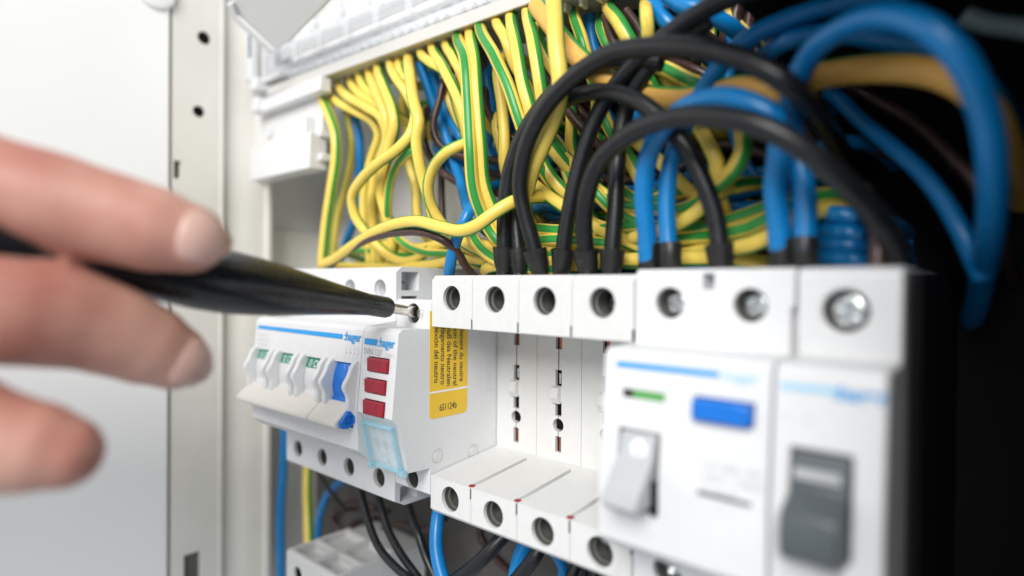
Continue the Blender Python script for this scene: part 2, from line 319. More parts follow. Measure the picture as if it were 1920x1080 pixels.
# ---------- four pole breaker at the left
def four_pole():
    X0, X1 = -5*P+0.1, -P-0.1
    r = root('circuit_breaker', ((X0+X1)/2, 0, -39.6), 'four pole white circuit breaker with three white toggles and one blue toggle', 'circuit breaker')
    prof = [(RAIL, -39.6), (4, -39.6), (0, -37.5), (0, -22), (-11, -20.6), (-14.2, -17.8), (-14.9, -5), (-12.6, 19.6), (-11.2, 20.9), (0, 22.2), (0, 38.2), (2.4, 40), (RAIL, 40)]
    cuts = []
    for k in range(4):
        xc = -5*P+(k+0.5)*P
        cuts += [cylg((xc, -3, 32.6), (0, 1, 0), 3.25, 12), cylg((xc, -3, -31.4), (0, 1, 0), 3.25, 12)]
        cuts.append(boxg(xc-6.4, xc+6.4, -30, -6.5, -11, 9.0))
    cuts.append(boxg(-P-7, -P+1, 2.2, 9.6, 32.2, 38.4)); cuts.append(boxg(-P-5, -P+1, 2.2, 9.0, 26.0, 30.3))
    cuts.append(boxg(-P-6, -P+1, 2.2, 9.4, -38.2, -33.2))
    me = cut(profg(prof, X0, X1), cuts)
    link_mesh('body', me, 'white', r, bevel=0.5)
    for k in range(4):
        xc = -5*P+(k+0.5)*P
        for z in (32.6, -31.4):
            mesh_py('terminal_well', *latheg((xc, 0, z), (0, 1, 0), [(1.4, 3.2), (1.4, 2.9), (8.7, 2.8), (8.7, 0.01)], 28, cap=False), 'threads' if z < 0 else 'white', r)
            screw_head((xc, 5.5, z), 2.3, r)
        # toggle: curved body sunk in the window, with two scalloped white cheeks
        tm = 'bluetog' if k == 3 else 'white'
        arc = [(-12.6, 8.9), (-14.0, 5.2), (-14.7, 1.0), (-14.2, -2.0), (-15.6, -4.4), (-15.4, -9.5), (-8, -10.2), (-8, 8.9)]
        t = mesh_py('toggle', *profg(arc, xc-5.6, xc+5.6), tm, r, bevel=0.35)
        if k < 3:
            q = [Vector((xc-5.5, -12.66, 8.75)), Vector((xc+5.5, -12.66, 8.75)), Vector((xc+5.5, -13.95, 5.35)), Vector((xc-5.5, -13.95, 5.35))]
            quad('off_band', [q[3], q[2], q[1], q[0]], 'green', t, off=0.08)
            text('off_lettering', '0 OFF', Vector((xc-3.6, -13.86, 5.75)), (1, 0, 0), (q[0]-q[3]), 2.5, 'whiteprint', t, width=8.6).location.y -= 0.0001
        for sx in (-1, 1):
            ch = []
            for i in range(19):
                a = i/18; z = 10.2-19.0*a
                out = -12.7-5.5*math.sin(math.pi*(0.04+0.92*a**0.9))**0.7 - 0.65*math.cos(a*math.pi*5)*math.sin(math.pi*a)
                ch.append((out, z))
            ch += [(-9.5, -9.0), (-9.5, 10.2)]
            xa = xc+sx*6.75
            mesh_py('toggle_cheek', *profg(ch, xa-0.95, xa+0.95), 'white', t, bevel=0.5)
    # tie bar in two lengths under the toggles
    bp = [(-13.6, -3.6), (-15.0, -3.2), (-21.0, -8.4), (-21.2, -9.8), (-20.0, -10.6), (-17.5, -9.9), (-13.6, -7.0)]
    mesh_py('tie_bar', *profg(bp, -87.6, -36.6), 'cream', r, bevel=0.5)
    mesh_py('tie_bar', *profg(bp, -36.2, -20.4), 'cream', r, bevel=0.5)
    me = cut(profg([(-13.6, -4.2), (-17.2, -5.4), (-19.8, -8.6), (-19.5, -10.2), (-17.2, -10.6), (-13.6, -8.2)], -20.4, -18.9), [boxg(-19.6, -18, -18.2, -15.6, -9.2, -6.6)])
    link_mesh('tie_bar_end', me, 'bluetog', r, bevel=0.2)
    # print
    a, b = fp(481, 611), fp(642, 632)
    quad('brand_stripe', [(-86.6, nose_y(16.6), 16.6), (b.x, nose_y(16.3), 16.3), (b.x, nose_y(17.9), 17.9), (-86.6, nose_y(17.9), 17.9)], 'blueprint', r)
    e = fp(676, 640)
    text('brand_lettering', ':hager', Vector((b.x+1.1, nose_y(16.1), 16.1)), (1, 0, 0), UPN, 2.7, 'blueprint', r, width=max(6, e.x-b.x-0.9), bold=0.022)
    for i, s in enumerate(('MLN 463A', '400V~ 6000 3', '16A C63 IP2')):
        text('rating_lettering', s, Vector((-86, nose_y(14-1.9*i), 14-1.9*i)), (1, 0, 0), UPN, 1.1, 'palepr', r)
    for k in range(4):                      # little contact diagram
        x = fp(649+7.4*k, 655+0.9*k).x
        for z0, z1, sk in ((12.6, 14.4, 0), (9.2, 11.6, 0.8), (6.9, 8.4, 0)):
            quad('contact_diagram', [(x, nose_y(z0), z0), (x+0.16, nose_y(z0), z0), (x+0.16-sk, nose_y(z1), z1), (x-sk, nose_y(z1), z1)], 'palepr', r)
        mesh_py('contact_diagram', *latheg((x+0.08, nose_y(12.2)+0.1, 12.2), (0, -1, 0), [(0, 0.35), (0.16, 0.35)], 12), 'palepr', r)
    return r
four_pole()

# ---------- indicator lamp module
def indicator():
    X0, X1 = -P+0.1, -0.25
    r = root('indicator_module', (-P/2, 0, -31.4), 'white indicator lamp module with three dark red lenses and yellow side sticker', 'lamp module')
    prof = [(RAIL, -31.4), (0.6, -31.4), (0, -30.8), (0, -22.8), (-8.6, -22.4), (-12.4, -7.6), (-14.8, -5.4), (-12.6, 19.6), (-11.2, 20.9), (0, 20.6), (0, 28.6), (0.8, 29.4), (RAIL, 29.4)]
    cuts = [cylg((-P/2, -3, 25.0), (0, 1, 0), 3.2, 12), cylg((-P/2-0.3, -3, -27.9), (0, 1, 0), 3.2, 12)]
    lens = []
    for (xa, xb, ya, yb) in ((690, 728, 672, 698), (685, 723, 712, 738), (682, 720, 752, 780)):
        a, b = fp(xa, (ya+yb)/2-1), fp(xb, (ya+yb)/2+1); z0, z1 = fp((xa+xb)/2, yb).z, fp((xa+xb)/2, ya).z
        lens.append((a.x, b.x, z0, z1)); cuts.append(boxg(a.x-0.25, b.x+0.25, -20, -11.4, z0-0.25, z1+0.25))
    # the step round the front corner of the side face
    me = cut(profg(prof, X0, X1), cuts)
    link_mesh('body', me, 'white', r, bevel=0.45)
    for i, (xa, xb, z0, z1) in enumerate(lens):
        box('lens', xa, xb, nose_y((z0+z1)/2)-0.55, -11, z0, z1, 'red', r, bevel=0.3)
        text('number', str(i+1), Vector((xa-2.0, nose_y(z1-2.2), z1-2.2)), (1, 0, 0), UPN, 2.0, 'palepr', r)
    a, b, c = fp(684, 634), fp(707, 637), fp(742, 641)
    quad('brand_stripe', [(a.x, nose_y(15.6), 15.6), (b.x, nose_y(15.5), 15.5), (b.x, nose_y(17.4), 17.4), (a.x, nose_y(17.4), 17.4)], 'blueprint', r)
    text('brand_lettering', ':hager', Vector((b.x+0.8, nose_y(15.4), 15.4)), (1, 0, 0), UPN, 2.6, 'blueprint', r, width=max(5, c.x-b.x-1.2), bold=0.022)
    text('model_lettering', 'SVN 127', Vector((a.x, nose_y(12.6), 12.6)), (1, 0, 0), UPN, 1.9, 'greyprint', r, width=(c.x-a.x)*0.60)
    text('model_lettering', '230V~', Vector((a.x+(c.x-a.x)*0.68, nose_y(12.5), 12.5)), (1, 0, 0), UPN, 1.2, 'palepr', r, width=(c.x-a.x)*0.3)
    # clear blue flap over the wiring diagram
    s0, s1 = Vector((0, -12.5, -8.2)), Vector((0, -8.8, -22.2)); dv = (s0-s1).normalized(); nn = Vector((0, dv.z, -dv.y)) * -1
    nn = Vector((0, -dv.z, dv.y))
    xa, xb = -16.2, -1.9
    fl = root_part = None
    def slab(name, xa, xb, t0, t1, d0, d1, m, parent, bevel=0.2):
        L = (s0-s1).length
        q = [s1+dv*(t*L)+nn*dd for t, dd in ((t0, d0), (t1, d0), (t1, d1), (t0, d1))]
        return mesh_py(name, *profg([(v.y, v.z) for v in q], xa, xb), m, parent, bevel=bevel)
    fl = slab('clear_flap', xa, xb, 0.02, 1.0, 0.9, 1.5, 'clearblue', r)
    for (x_0, x_1, t0, t1) in ((xa, xb, 0.96, 1.04), (xa, xb, 0.0, 0.07), (xa-0.5, xa+0.5, 0.0, 1.04), (xb-0.5, xb+0.5, 0.0, 1.04)):
        slab('flap_rim', x_0, x_1, t0, t1, 0.4, 1.9, 'blueedge', fl)
    for xh in (xa-0.4, xb+0.6):
        h = s1+nn*1.2; mesh_py('flap_hinge', *latheg((xh-0.9, h.y, h.z), (1, 0, 0), [(0, 1.1), (0.3, 1.3), (1.8, 1.3), (2.1, 1.1)], 20), 'blueedge', fl)
    L = (s0-s1).length
    for k in range(3):
        x = xa+3.2+k*4.2; cc = s1+dv*(0.52*L)
        ring = []
        n = 20; v = []; f = []
        for i in range(n):
            t = 2*math.pi*i/n
            for rr_ in (1.25, 1.42): v.append(Vector((x+math.cos(t)*rr_, 0, 0))+Vector((0, cc.y, cc.z))+dv*(math.sin(t)*rr_)+nn*0.08)
        f = [(2*i, 2*((i+1) % n), 2*((i+1) % n)+1, 2*i+1) for i in range(n)]
        mesh_py('diagram_lamp', v, f, 'greyprint', r, smooth=False)
        for sg in (-1, 1):
            a0 = Vector((x-0.9, cc.y, cc.z))-dv*0.9*sg+nn*0.09; b0 = Vector((x+0.9, cc.y, cc.z))+dv*0.9*sg+nn*0.09; w_ = dv*0.12
            mesh_py('diagram_line', [a0-w_, b0-w_, b0+w_, a0+w_], [(0, 1, 2, 3)], 'greyprint', r, smooth=False)
        for za, zb in ((0.62, 0.8), (0.26, 0.42)):
            a0 = s1+dv*(za*L)+nn*0.08; b0 = s1+dv*(zb*L)+nn*0.08
            mesh_py('diagram_line', [(x-0.09, a0.y, a0.z), (x+0.09, a0.y, a0.z), (x+0.09, b0.y, b0.z), (x-0.09, b0.y, b0.z)], [(0, 1, 2, 3)], 'palepr', r, smooth=False)
        o_ = s1+dv*(0.82*L)+nn*0.02
        text('diagram_lettering', 'X%d' % (k+3), Vector((x-1.1, o_.y, o_.z)), (1, 0, 0), dv, 1.3, 'greyprint', r)
    a0 = s1+dv*(0.26*L)+nn*0.08; b0 = s1+dv*(0.245*L)+nn*0.08
    mesh_py('diagram_line', [(xa+3.2, b0.y, b0.z), (xa+11.6, b0.y, b0.z), (xa+11.6, a0.y, a0.z), (xa+3.2, a0.y, a0.z)], [(0, 1, 2, 3)], 'palepr', r, smooth=False)
    o_ = s1+dv*(0.1*L)+nn*0.02
    text('diagram_lettering', 'N', Vector((xa+7, o_.y, o_.z)), (1, 0, 0), dv, 1.3, 'greyprint', r)
    # terminals
    for x, z in ((-P/2, 25.0), (-P/2-0.3, -27.9)):
        mesh_py('terminal_well', *latheg((x, 0, z), (0, 1, 0), [(1.2, 3.15), (1.2, 2.85), (8.8, 2.8), (8.8, 0.01)], 28, cap=False), 'threads', r)
        screw_head((x, 3.6, z), 2.75, r)
    q = PY(786, 596, 0); e = PY(793, 584, 0)
    text('neutral_lettering', 'N', Vector((q.x+0.2, 0, q.z+0.3)), (1, 0, 0), (0, 0, 1), 1.5, 'greyprint', r)
    for x_0, x_1, z_0, z_1 in ((-0.5, 1.9, -0.4, -0.25), (-0.5, 1.9, 2.25, 2.4), (-0.5, -0.35, -0.4, 2.4), (1.75, 1.9, -0.4, 2.4)):
        box('neutral_frame', q.x+x_0, q.x+x_1, -0.06, 0.02, q.z+0.3+z_0, q.z+0.3+z_1, 'greyprint', r, bevel=0)
    q = PY(787, 904, 0)
    text('terminal_lettering', 'X2', Vector((q.x, 0, q.z)), (1, 0, 0), (0, 0, 1), 1.7, 'palepr', r, width=2.2)
    # side face: sticker, moulded buttons, embossed frame
    y0, y1, zt, zb = -0.6, 15.7, 26, -7.6
    def rounded(y0, y1, z0, z1, rad, n=6):
        pts = [(y0, z1), (y0, z0+rad)]
        pts += [(y0+rad-rad*math.cos(t), z0+rad-rad*math.sin(t)) for t in (math.pi/2*i/n for i in range(1, n+1))]
        pts += [(y1-rad+rad*math.sin(t), z0+rad-rad*math.cos(t)) for t in (math.pi/2*i/n for i in range(0, n+1))]
        return pts+[(y1, z1)]
    XS = X1
    st = mesh_py('side_sticker', *profg(rounded(y0, y1, zb, zt, 1.6), XS-0.05, XS+0.09), 'sticker', r)
    mesh_py('sticker_line', *profg([(y0+0.05, 0.35), (y1-0.05, 0.35), (y1-0.05, 0.95), (y0+0.05, 0.95)], XS+0.09, XS+0.11), 'whiteprint', st, smooth=False)
    lines = ['Raccordement du neutre', 'Connection of the neutral', 'Anschluß des Neutralen', 'Collegamento neutro', 'Conexión del neutro']
    ends = [2.2, 1.2, 1.4, 2.1, 2.9]; ypos = [12.2, 9.35, 6.6, 4.0, 1.3]
    for s, zend, yy in zip(lines, ends, ypos):
        Lw = len(s)*1.10
        text('sticker_lettering', s, Vector((XS+0.06, yy, zend+0.6+Lw)), (0, 0, -1), (0, 1, 0), 1.95, 'blackprint', st, width=Lw, bold=0.012)
    text('sticker_lettering', '6S1124b', Vector((XS+0.06, y0+4.2, zb+2.1)), (0, 1, 0), (0, 0, 1), 2.1, 'blackprint', st, width=7.4, bold=0.01)
    for px, py in ((820, 855), (887, 846)):
        c = PX(px, py, XS)
        mesh_py('moulded_button', *latheg(c-Vector((0.3, 0, 0)), (1, 0, 0), [(0, 2.0), (0.45, 2.0), (0.45, 1.65), (0.32, 1.6), (0.32, 1.35), (0.5, 1.25)], 28), 'white2', r)
        mesh_py('button_shadow_gap', *latheg(c-Vector((0.3, 0, 0)), (1, 0, 0), [(0, 2.3), (0.33, 2.3), (0.33, 2.0)], 28, cap=False), 'greyprint', r)
    g = merge(boxg(XS-0.1, XS+0.12, 24.2, 24.4, -2, 16), boxg(XS-0.1, XS+0.12, 28.6, 28.8, -2, 16), boxg(XS-0.1, XS+0.12, 24.4, 28.6, -2, -1.8))
    mesh_py('moulded_frame', *g, 'white2', r, bevel=0)
    return r
indicator()

# ---------- residual current switch (two modules) and the last breaker (one module)
def wide_body(X0, X1, cuts, r):
    prof = [(RAIL, -37.5), (1, -37.5), (0, -36.5), (0, -22.4), (-12.6, -21.0), (-14.6, -18.8), (-14.9, -5), (-12.6, 19.8), (-11.2, 21.0), (0, 21.3), (0, 37), (1.2, 38.2), (RAIL, 38.2)]
    me = cut(profg(prof, X0, X1), cuts)
    return link_mesh('body', me, 'white', r, bevel=0.6)
def rcd():
    X0, X1 = 4*P+0.35, 6*P-0.22
    r = root('residual_current_switch', ((X0+X1)/2, 0, -37.5), 'two module white safety switch with blue test button and pale lever', 'safety switch')
    cuts = []
    for k in (4, 5):
        for z in (30.6, -29.4): cuts.append(cylg(((k+0.5)*P, -3, z), (0, 1, 0), 3.5, 12))
    cuts.append(boxg(5*P-1.2, 5*P+1.4, -1, 5, 33.6, 37.2)); cuts.append(boxg(6*P-0.9, 6*P+1, -1, 3, 21.0, 30.5))
    a, b = fp(1302, 770), fp(1412, 776); zb = (fp(1358, 794).z, fp(1358, 752).z)
    cuts.append(boxg(a.x-0.3, b.x+0.3, -30, -11, zb[0]-0.3, zb[1]+0.3))
    g0, g1 = fp(1168, 735), fp(1246, 742); gz = g0.z
    cuts.append(boxg(g0.x, g1.x, -30, -13.0, gz-1.0, gz+0.8))
    l0, l1 = fp(1160, 800), fp(1238, 812); lz1 = l0.z; lz0 = -11.5
    cuts.append(boxg(l0.x, l1.x, -30, -7, lz0, lz1))
    s0, s1 = fp(1306, 926), fp(1408, 944); sz = (s0.z+s1.z)/2
    cuts.append(boxg(s0.x, s1.x, -30, -13.9, sz-0.55, sz+0.35))
    wide_body(X0, X1, cuts, r)
    box('label_slot', s0.x+0.05, s1.x-0.05, -14.4, -13.9, sz-0.5, sz+0.3, 'greytog', r, bevel=0)
    for k in (4, 5):
        for z in (30.6, -29.4):
            mesh_py('terminal_well', *latheg(((k+0.5)*P, 0, z), (0, 1, 0), [(1.4, 3.45), (1.4, 3.2), (8.8, 3.1), (8.8, 0.01)], 28, cap=False), 'threads', r)
            screw_head(((k+0.5)*P, 3.2, z), 2.9, r)
    yb = nose_y((zb[0]+zb[1])/2)
    box('test_button', a.x, b.x, yb-1.9, -11.5, zb[0], zb[1], 'bluetog', r, bevel=0.6)
    gm = g0.x+(g1.x-g0.x)*0.25
    box('status_flag', g0.x+0.02, gm, -13.25, -12.6, gz-0.9, gz+0.7, 'blackprint', r, bevel=0)
    mflag = box('status_flag', gm, g1.x-0.02, -13.25, -12.6, gz-0.9, gz+0.7, 'flag', r, bevel=0)
    # lever hanging down and forward
    lp = [(-13.2, lz1-0.4), (-14.6, lz1-0.8), (-15.6, lz1-5), (-21.8, lz0+4.2), (-22.0, lz0+2.4), (-20.8, lz0+1.6), (-14.5, lz0+2.2), (-9, lz0+0.6), (-9, lz1-0.4)]
    lv = mesh_py('lever', *profg(lp, l0.x+0.8, l1.x-0.9), 'lightgrey', r, bevel=0.5)
    q = Vector(((l0.x+l1.x)/2+0.7, -15.05, lz1-3.4))
    mesh_py('lever_ring', *latheg(q, (0.0, -1, 0.1), [(0, 2.0), (0.35, 1.9), (0.4, 1.2), (0.2, 1.1)], 24), 'whiteprint', lv)
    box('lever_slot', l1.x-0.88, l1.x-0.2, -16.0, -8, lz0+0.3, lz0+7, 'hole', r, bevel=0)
    a, b = fp(1157, 686), fp(1348, 704)
    quad('brand_stripe', [(a.x, nose_y(17.3), 17.3), (b.x, nose_y(17.3), 17.3), (b.x, nose_y(18.4), 18.4), (a.x, nose_y(18.4), 18.4)], 'blueprint', r)
    text('brand_lettering', ':hager', Vector((b.x+0.6, nose_y(16.9), 16.9)), (1, 0, 0), UPN, 2.0, 'bluepale', r)
    for i, s in enumerate(('CD 240J  40A', '230V~  10000', 'IΔn 30mA')):
        z = 0.2-2.2*i
        text('rating_lettering', s.replace('Δ', ''), Vector((fp(1320, 850).x, nose_y(z), z)), (1, 0, 0), UPN, 1.35, 'greyprint', r)
    return r
M['flag'] = mat('green_flag', (0.10, 0.36, 0.09), 0.45)
M['bluepale'] = mat('pale_blue_print', (0.30, 0.60, 0.82), 0.5)
rcd()
def last_breaker():
    X0, X1 = 6*P+0.22, 7*P-0.1
    r = root('circuit_breaker', ((X0+X1)/2, 0, -37.5), 'single module white breaker with a dark grey toggle beside the black void', 'circuit breaker')
    xc = 6.5*P; cuts = []
    for z in (30.0, -29.4): cuts.append(cylg((xc-0.3, -3, z), (0, 1, 0), 4.0, 12))
    t0, t1 = fp(1478, 900), fp(1598, 900); tz1 = fp(1540, 848).z; tz0 = -11.0
    cuts.append(boxg(t0.x, t1.x, -30, -7, tz0, tz1))
    wide_body(X0, X1, cuts, r)
    for z in (30.0, -29.4):
        mesh_py('terminal_well', *latheg((xc-0.3, 0, z), (0, 1, 0), [(1.4, 3.95), (1.4, 3.7), (8.8, 3.6), (8.8, 0.01)], 28, cap=False), 'threads', r)
        screw_head((xc-0.3, 2.2, z), 3.5, r)
    lp = [(-12.6, tz1-0.3), (-14.0, tz1-2.5), (-14.4, tz1-6.5), (-20.4, tz1-9.2), (-21.2, tz1-13.0), (-20.2, tz0+1), (-15.5, tz0+0.4), (-9, tz0+0.4), (-9, tz1-0.3)]
    t = mesh_py('toggle', *profg(lp, t0.x+0.35, t1.x-0.35), 'greytog', r, bevel=0.5)
    zq = tz1-4.6
    quad('toggle_window', [(t0.x+0.9, -14.2, zq-1.4), (t1.x-1.6, -14.2, zq-1.4), (t1.x-1.6, -14.0, zq+1.4), (t0.x+0.9, -14.0, zq+1.4)], 'lightgrey', t, off=0.12)
    a, b = fp(1580, 728), fp(1640, 736)
    quad('brand_stripe', [(X0+1.2, nose_y(16.6), 16.6), (a.x, nose_y(16.6), 16.6), (a.x, nose_y(17.6), 17.6), (X0+1.2, nose_y(17.6), 17.6)], 'bluepale', r)
    text('brand_lettering', ':hager', Vector((a.x-1.2, nose_y(15.9), 15.9)), (1, 0, 0), UPN, 2.2, 'blueprint', r, bold=0.03)
    text('rating_lettering', 'C 16', Vector((X0+2.0, nose_y(11.2), 11.2)), (1, 0, 0), UPN, 1.6, 'palepr', r)
    return r
last_breaker()
rl = root('mounting_rail', (18, RAIL+4, 0), 'zinc mounting rail behind the row of modules', 'rail')
mesh_py('rail_profile', *profg([(RAIL+0.1, -17.5), (RAIL+0.1, -13), (RAIL+6, -13), (RAIL+6, 13), (RAIL+0.1, 13), (RAIL+0.1, 17.5), (RAIL+1.2, 17.5), (RAIL+1.2, 14.2), (RAIL+7.2, 14.2), (RAIL+7.2, -14.2), (RAIL+1.2, -14.2), (RAIL+1.2, -17.5)], -160, 123.5), 'zinc', rl)

# ---------- device of the row below
def lower_device():
    z = -74.0
    r = root('circuit_breaker', (-60, 0, z-70), 'top of a white breaker in the row below with sunken terminal pockets', 'circuit breaker')
    X0, X1 = -88.4, -53.2
    cuts = []
    for k in range(2):
        x = X0+(k+0.5)*P
        cuts += [boxg(x-7.0, x+7.0, 3.0, 12.5, z-4, z+3), boxg(x-7.0, x+7.0, 15, 27, z-2.5, z+3), cylg((x, -3, z-7.6), (0, 1, 0), 3.0, 12)]
    me = cut(profg([(RAIL, z-70), (0, z-70), (0, z-1.0), (1.0, z), (30, z), (31, z-1), (RAIL, z-1)], X0, X1), cuts)
    link_mesh('body', me, 'white2', r, bevel=0.5)
    for k in range(2):
        x = X0+(k+0.5)*P; mesh_py('terminal_well', *latheg((x, 0, z-7.6), (0, 1, 0), [(1.2, 2.95), (1.2, 2.7), (8.7, 2.6), (8.7, 0.01)], 24, cap=False), 'hole', r)
lower_device()

# ================================================================== TERMINAL STRIP with clear cover, and its brackets
def strip():
    A = PZ(497, 181, 124); B = PZ(960, 15, 124)
    u = (B-A); u.z = 0; u.normalize(); nrm = Vector((u.y, -u.x, 0))       # nrm points to the room
    L = 205
    r = root('terminal_strip', A, 'long white earth terminal strip under a clear plastic cover', 'terminal strip')
    def bx(name, s0, s1, d0, d1, z0, z1, m, parent=r, bevel=0.3):       # s along, d depth away from the room
        v, f = boxg(s0, s1, d0, d1, z0, z1)
        return mesh_py(name, [A+u*q[0]-nrm*q[1]+Vector((0, 0, q[2])) for q in v], f, m, parent, bevel=bevel)
    base = bx('base', 2, L, 7, 26, 2.6, 12.8, 'white'); bx('base', 2, L, 7, 26, 18.6, 26, 'white'); bx('base_back', 2, L, 15, 26, 12.9, 18.5, 'sheetgrey')
    # lip with two ridges
    bx('lip', 0, L, -0.4, 25, -0.4, 2.4, 'frost'); bx('lip_ridge', 0, L, -1.5, -0.45, -1.2, 3.4, 'frost'); bx('lip_ridge', 0, L, 1.6, 2.4, 2.2, 5.0, 'clear')
    cover = bx('clear_cover', 0, L, 0.6, 1.4, 5.2, 12.5, 'clear')
    bx('cover_rail', 0, L, 1.0, 4.5, 20.5, 24.0, 'clear', cover)
    bx('cover_rail', 0, L, 0.4, 1.2, 24.0, 27.0, 'clear', cover)
    bx('white_rod', 16, L, 4.6, 7.6, 14.2, 16.8, 'whiteprint')
    k = 0; s = 4
    while s < L-8:                          # web posts with flared ends, screw caps and white stepped blocks
        v = []; f = []
        for zz, hw in ((12.4, 4.6), (13.2, 2.8), (15.0, 1.7), (18.0, 1.7), (19.6, 2.8), (20.6, 4.8)):
            v += [A+u*(s+q)-nrm*dd+Vector((0, 0, zz)) for q, dd in ((-hw, 0.6), (hw, 0.6), (hw, 1.6), (-hw, 1.6))]
        for j in range(5): f += [(j*4+i, j*4+(i+1) % 4, j*4+4+(i+1) % 4, j*4+4+i) for i in range(4)]
        mesh_py('cover_post', v, f+[(3, 2, 1, 0), (20, 21, 22, 23)], 'clear', cover, bevel=0)
        for q in (4.2, 9.6, 14.8):
            c = A+u*(s+q)-nrm*4.4+Vector((0, 0, 8.8))
            mesh_py('screw_cap', *latheg(c, nrm, [(0, 2.3), (2.2, 2.2), (3.0, 1.7), (3.3, 0.8)], 16), 'clear', r)
            c2 = A+u*(s+q)-nrm*6.9+Vector((0, 0, 9.0))
            mesh_py('clamp_screw', *latheg(c2, nrm, [(0, 1.5), (0.9, 1.4), (1.1, 0.7)], 14), 'zinc', r)
        bx('top_block', s+8, s+24.5, 8+(k % 3)*0.6, 25, 26.1, 33+(k % 2)*1.4, 'white')
        bx('block_nib', s+21, s+23.6, 7.2+(k % 3)*0.6, 7.9+(k % 3)*0.6, 27, 35, 'white')
        for q in (3, 9, 15, 21):
            bx('comb_tooth', s+q-0.7, s+q+0.7, 6.0, 9.5, -3.4+random.random()*0.6, -0.45, 'white2')
        s += 19.5; k += 1
    # end cheek
    bx('end_cheek', -2.2, -0.2, -1.0, 26, -2.0, 25, 'white', bevel=0.5)
    return A, u, nrm
SA, SU, SN = strip()
def support_bracket():                      # moulded support under the strip's end
    r = root('strip_support', PY(540, 345, 14), 'white moulded support with two clips under the terminal strip end', 'bracket')
    def pq(name, x0, y0, x1, y1, yy, dpt, m='white', bevel=0.5):
        a = PY(x0, y1, yy); b = PY(x1, y1, yy); t = PY(x0, y0, yy)
        return box(name, a.x, b.x, yy, yy+dpt, a.z, t.z, m, r, bevel=bevel)
    pq('back_plate', 478, 215, 603, 340, 17.3, 6, 'white2')
    pq('lower_clip', 470, 280, 580, 340, 9, 8.2)
    pq('upper_clip', 470, 186, 482, 212, 10, 7.2)
    pq('upper_clip', 468, 148, 480, 172, 9, 8.2)
    pq('ledge', 482, 190, 600, 214, 12.2, 5.2)
    pq('rib', 556, 222, 572, 282, 13, 4.2)
    pq('rib', 578, 250, 600, 262, 13, 5.2); pq('rib', 578, 292, 602, 306, 13, 5.2)
    c = PY(505, 248, 17)
    mesh_py('boss', *latheg(c, (0, -1, 0), [(0, 3.0), (0.9, 2.8), (1.0, 1.6), (0.5, 1.5)], 20), 'white', r)
support_bracket()
def corner_bracket():                       # triangular gusset carrying the row above
    r = root('corner_bracket', PY(500, 100, 20), 'white triangular bracket above the clear covered terminal strip', 'bracket')
    yy = 2
    def pl(px, py):                         # sloping underside: comes forward as it rises
        d_ = ray(px, py); q0 = PY(513, 92, 4); n_ = Vector((0, 1, 1.1)).normalized(); return CAM+d_*((q0-CAM).dot(n_)/d_.dot(n_))
    tri = [PY(432, 6, yy), PY(446, 30, yy), PY(513, 92, yy), PY(528, 88, yy), PY(560, 60, yy), PY(640, -40, yy), PY(470, -60, yy)]
    tri = [pl(436, 6), pl(448, 30), pl(513, 92), pl(540, 80), pl(620, 0), pl(680, -60), pl(470, -60)]
    v = [Vector(q) for q in tri]+[Vector((q.x, q.y+1.5, q.z+1.5)) for q in tri]; n = len(tri)
    f = [tuple(range(n)), tuple(range(2*n-1, n-1, -1))]+[(i, i+n, (i+1) % n+n, (i+1) % n) for i in range(n)]
    mesh_py('gusset', v, f, 'sheetgrey2', r, bevel=0.6)
    ed = [pl(431, 3), pl(444, 34), pl(512, 97), pl(520, 92), pl(449, 26), pl(440, 2)]
    ed_ = [PY(431, 3, yy), PY(444, 34, yy), PY(512, 97, yy), PY(520, 92, yy), PY(449, 26, yy), PY(440, 2, yy)]
    v = [Vector(q)+Vector((0, -1.6, -1.6)) for q in ed]+[Vector(q)+Vector((0, -0.1, -0.1)) for q in ed]; n = len(ed)
    f = [tuple(range(n)), tuple(range(2*n-1, n-1, -1))]+[(i, i+n, (i+1) % n+n, (i+1) % n) for i in range(n)]
    mesh_py('rim', v, f, 'white', r, bevel=0.5)
    a = PY(462, 60, 9.2); b = PY(472, 100, 9.2)
    box('leg', a.x-0.5, b.x, 9.2, 12.2, b.z-12, a.z+6, 'white', r)
    box('foot', a.x-1, a.x+26, 12.4, 22, b.z-14, b.z-12.1, 'white', r)
    c = PY(468, 88, 9); box('slot', c.x-1.2, c.x+1.2, 8.9, 9.15, c.z-5, c.z+6, 'bluedark', r)
M['sheetgrey2'] = mat('pale_grey_plastic', (0.68, 0.685, 0.685), 0.45, noise=0.02)
M['bluedark'] = mat('slate_blue_slot', (0.10, 0.16, 0.21), 0.5)
corner_bracket()

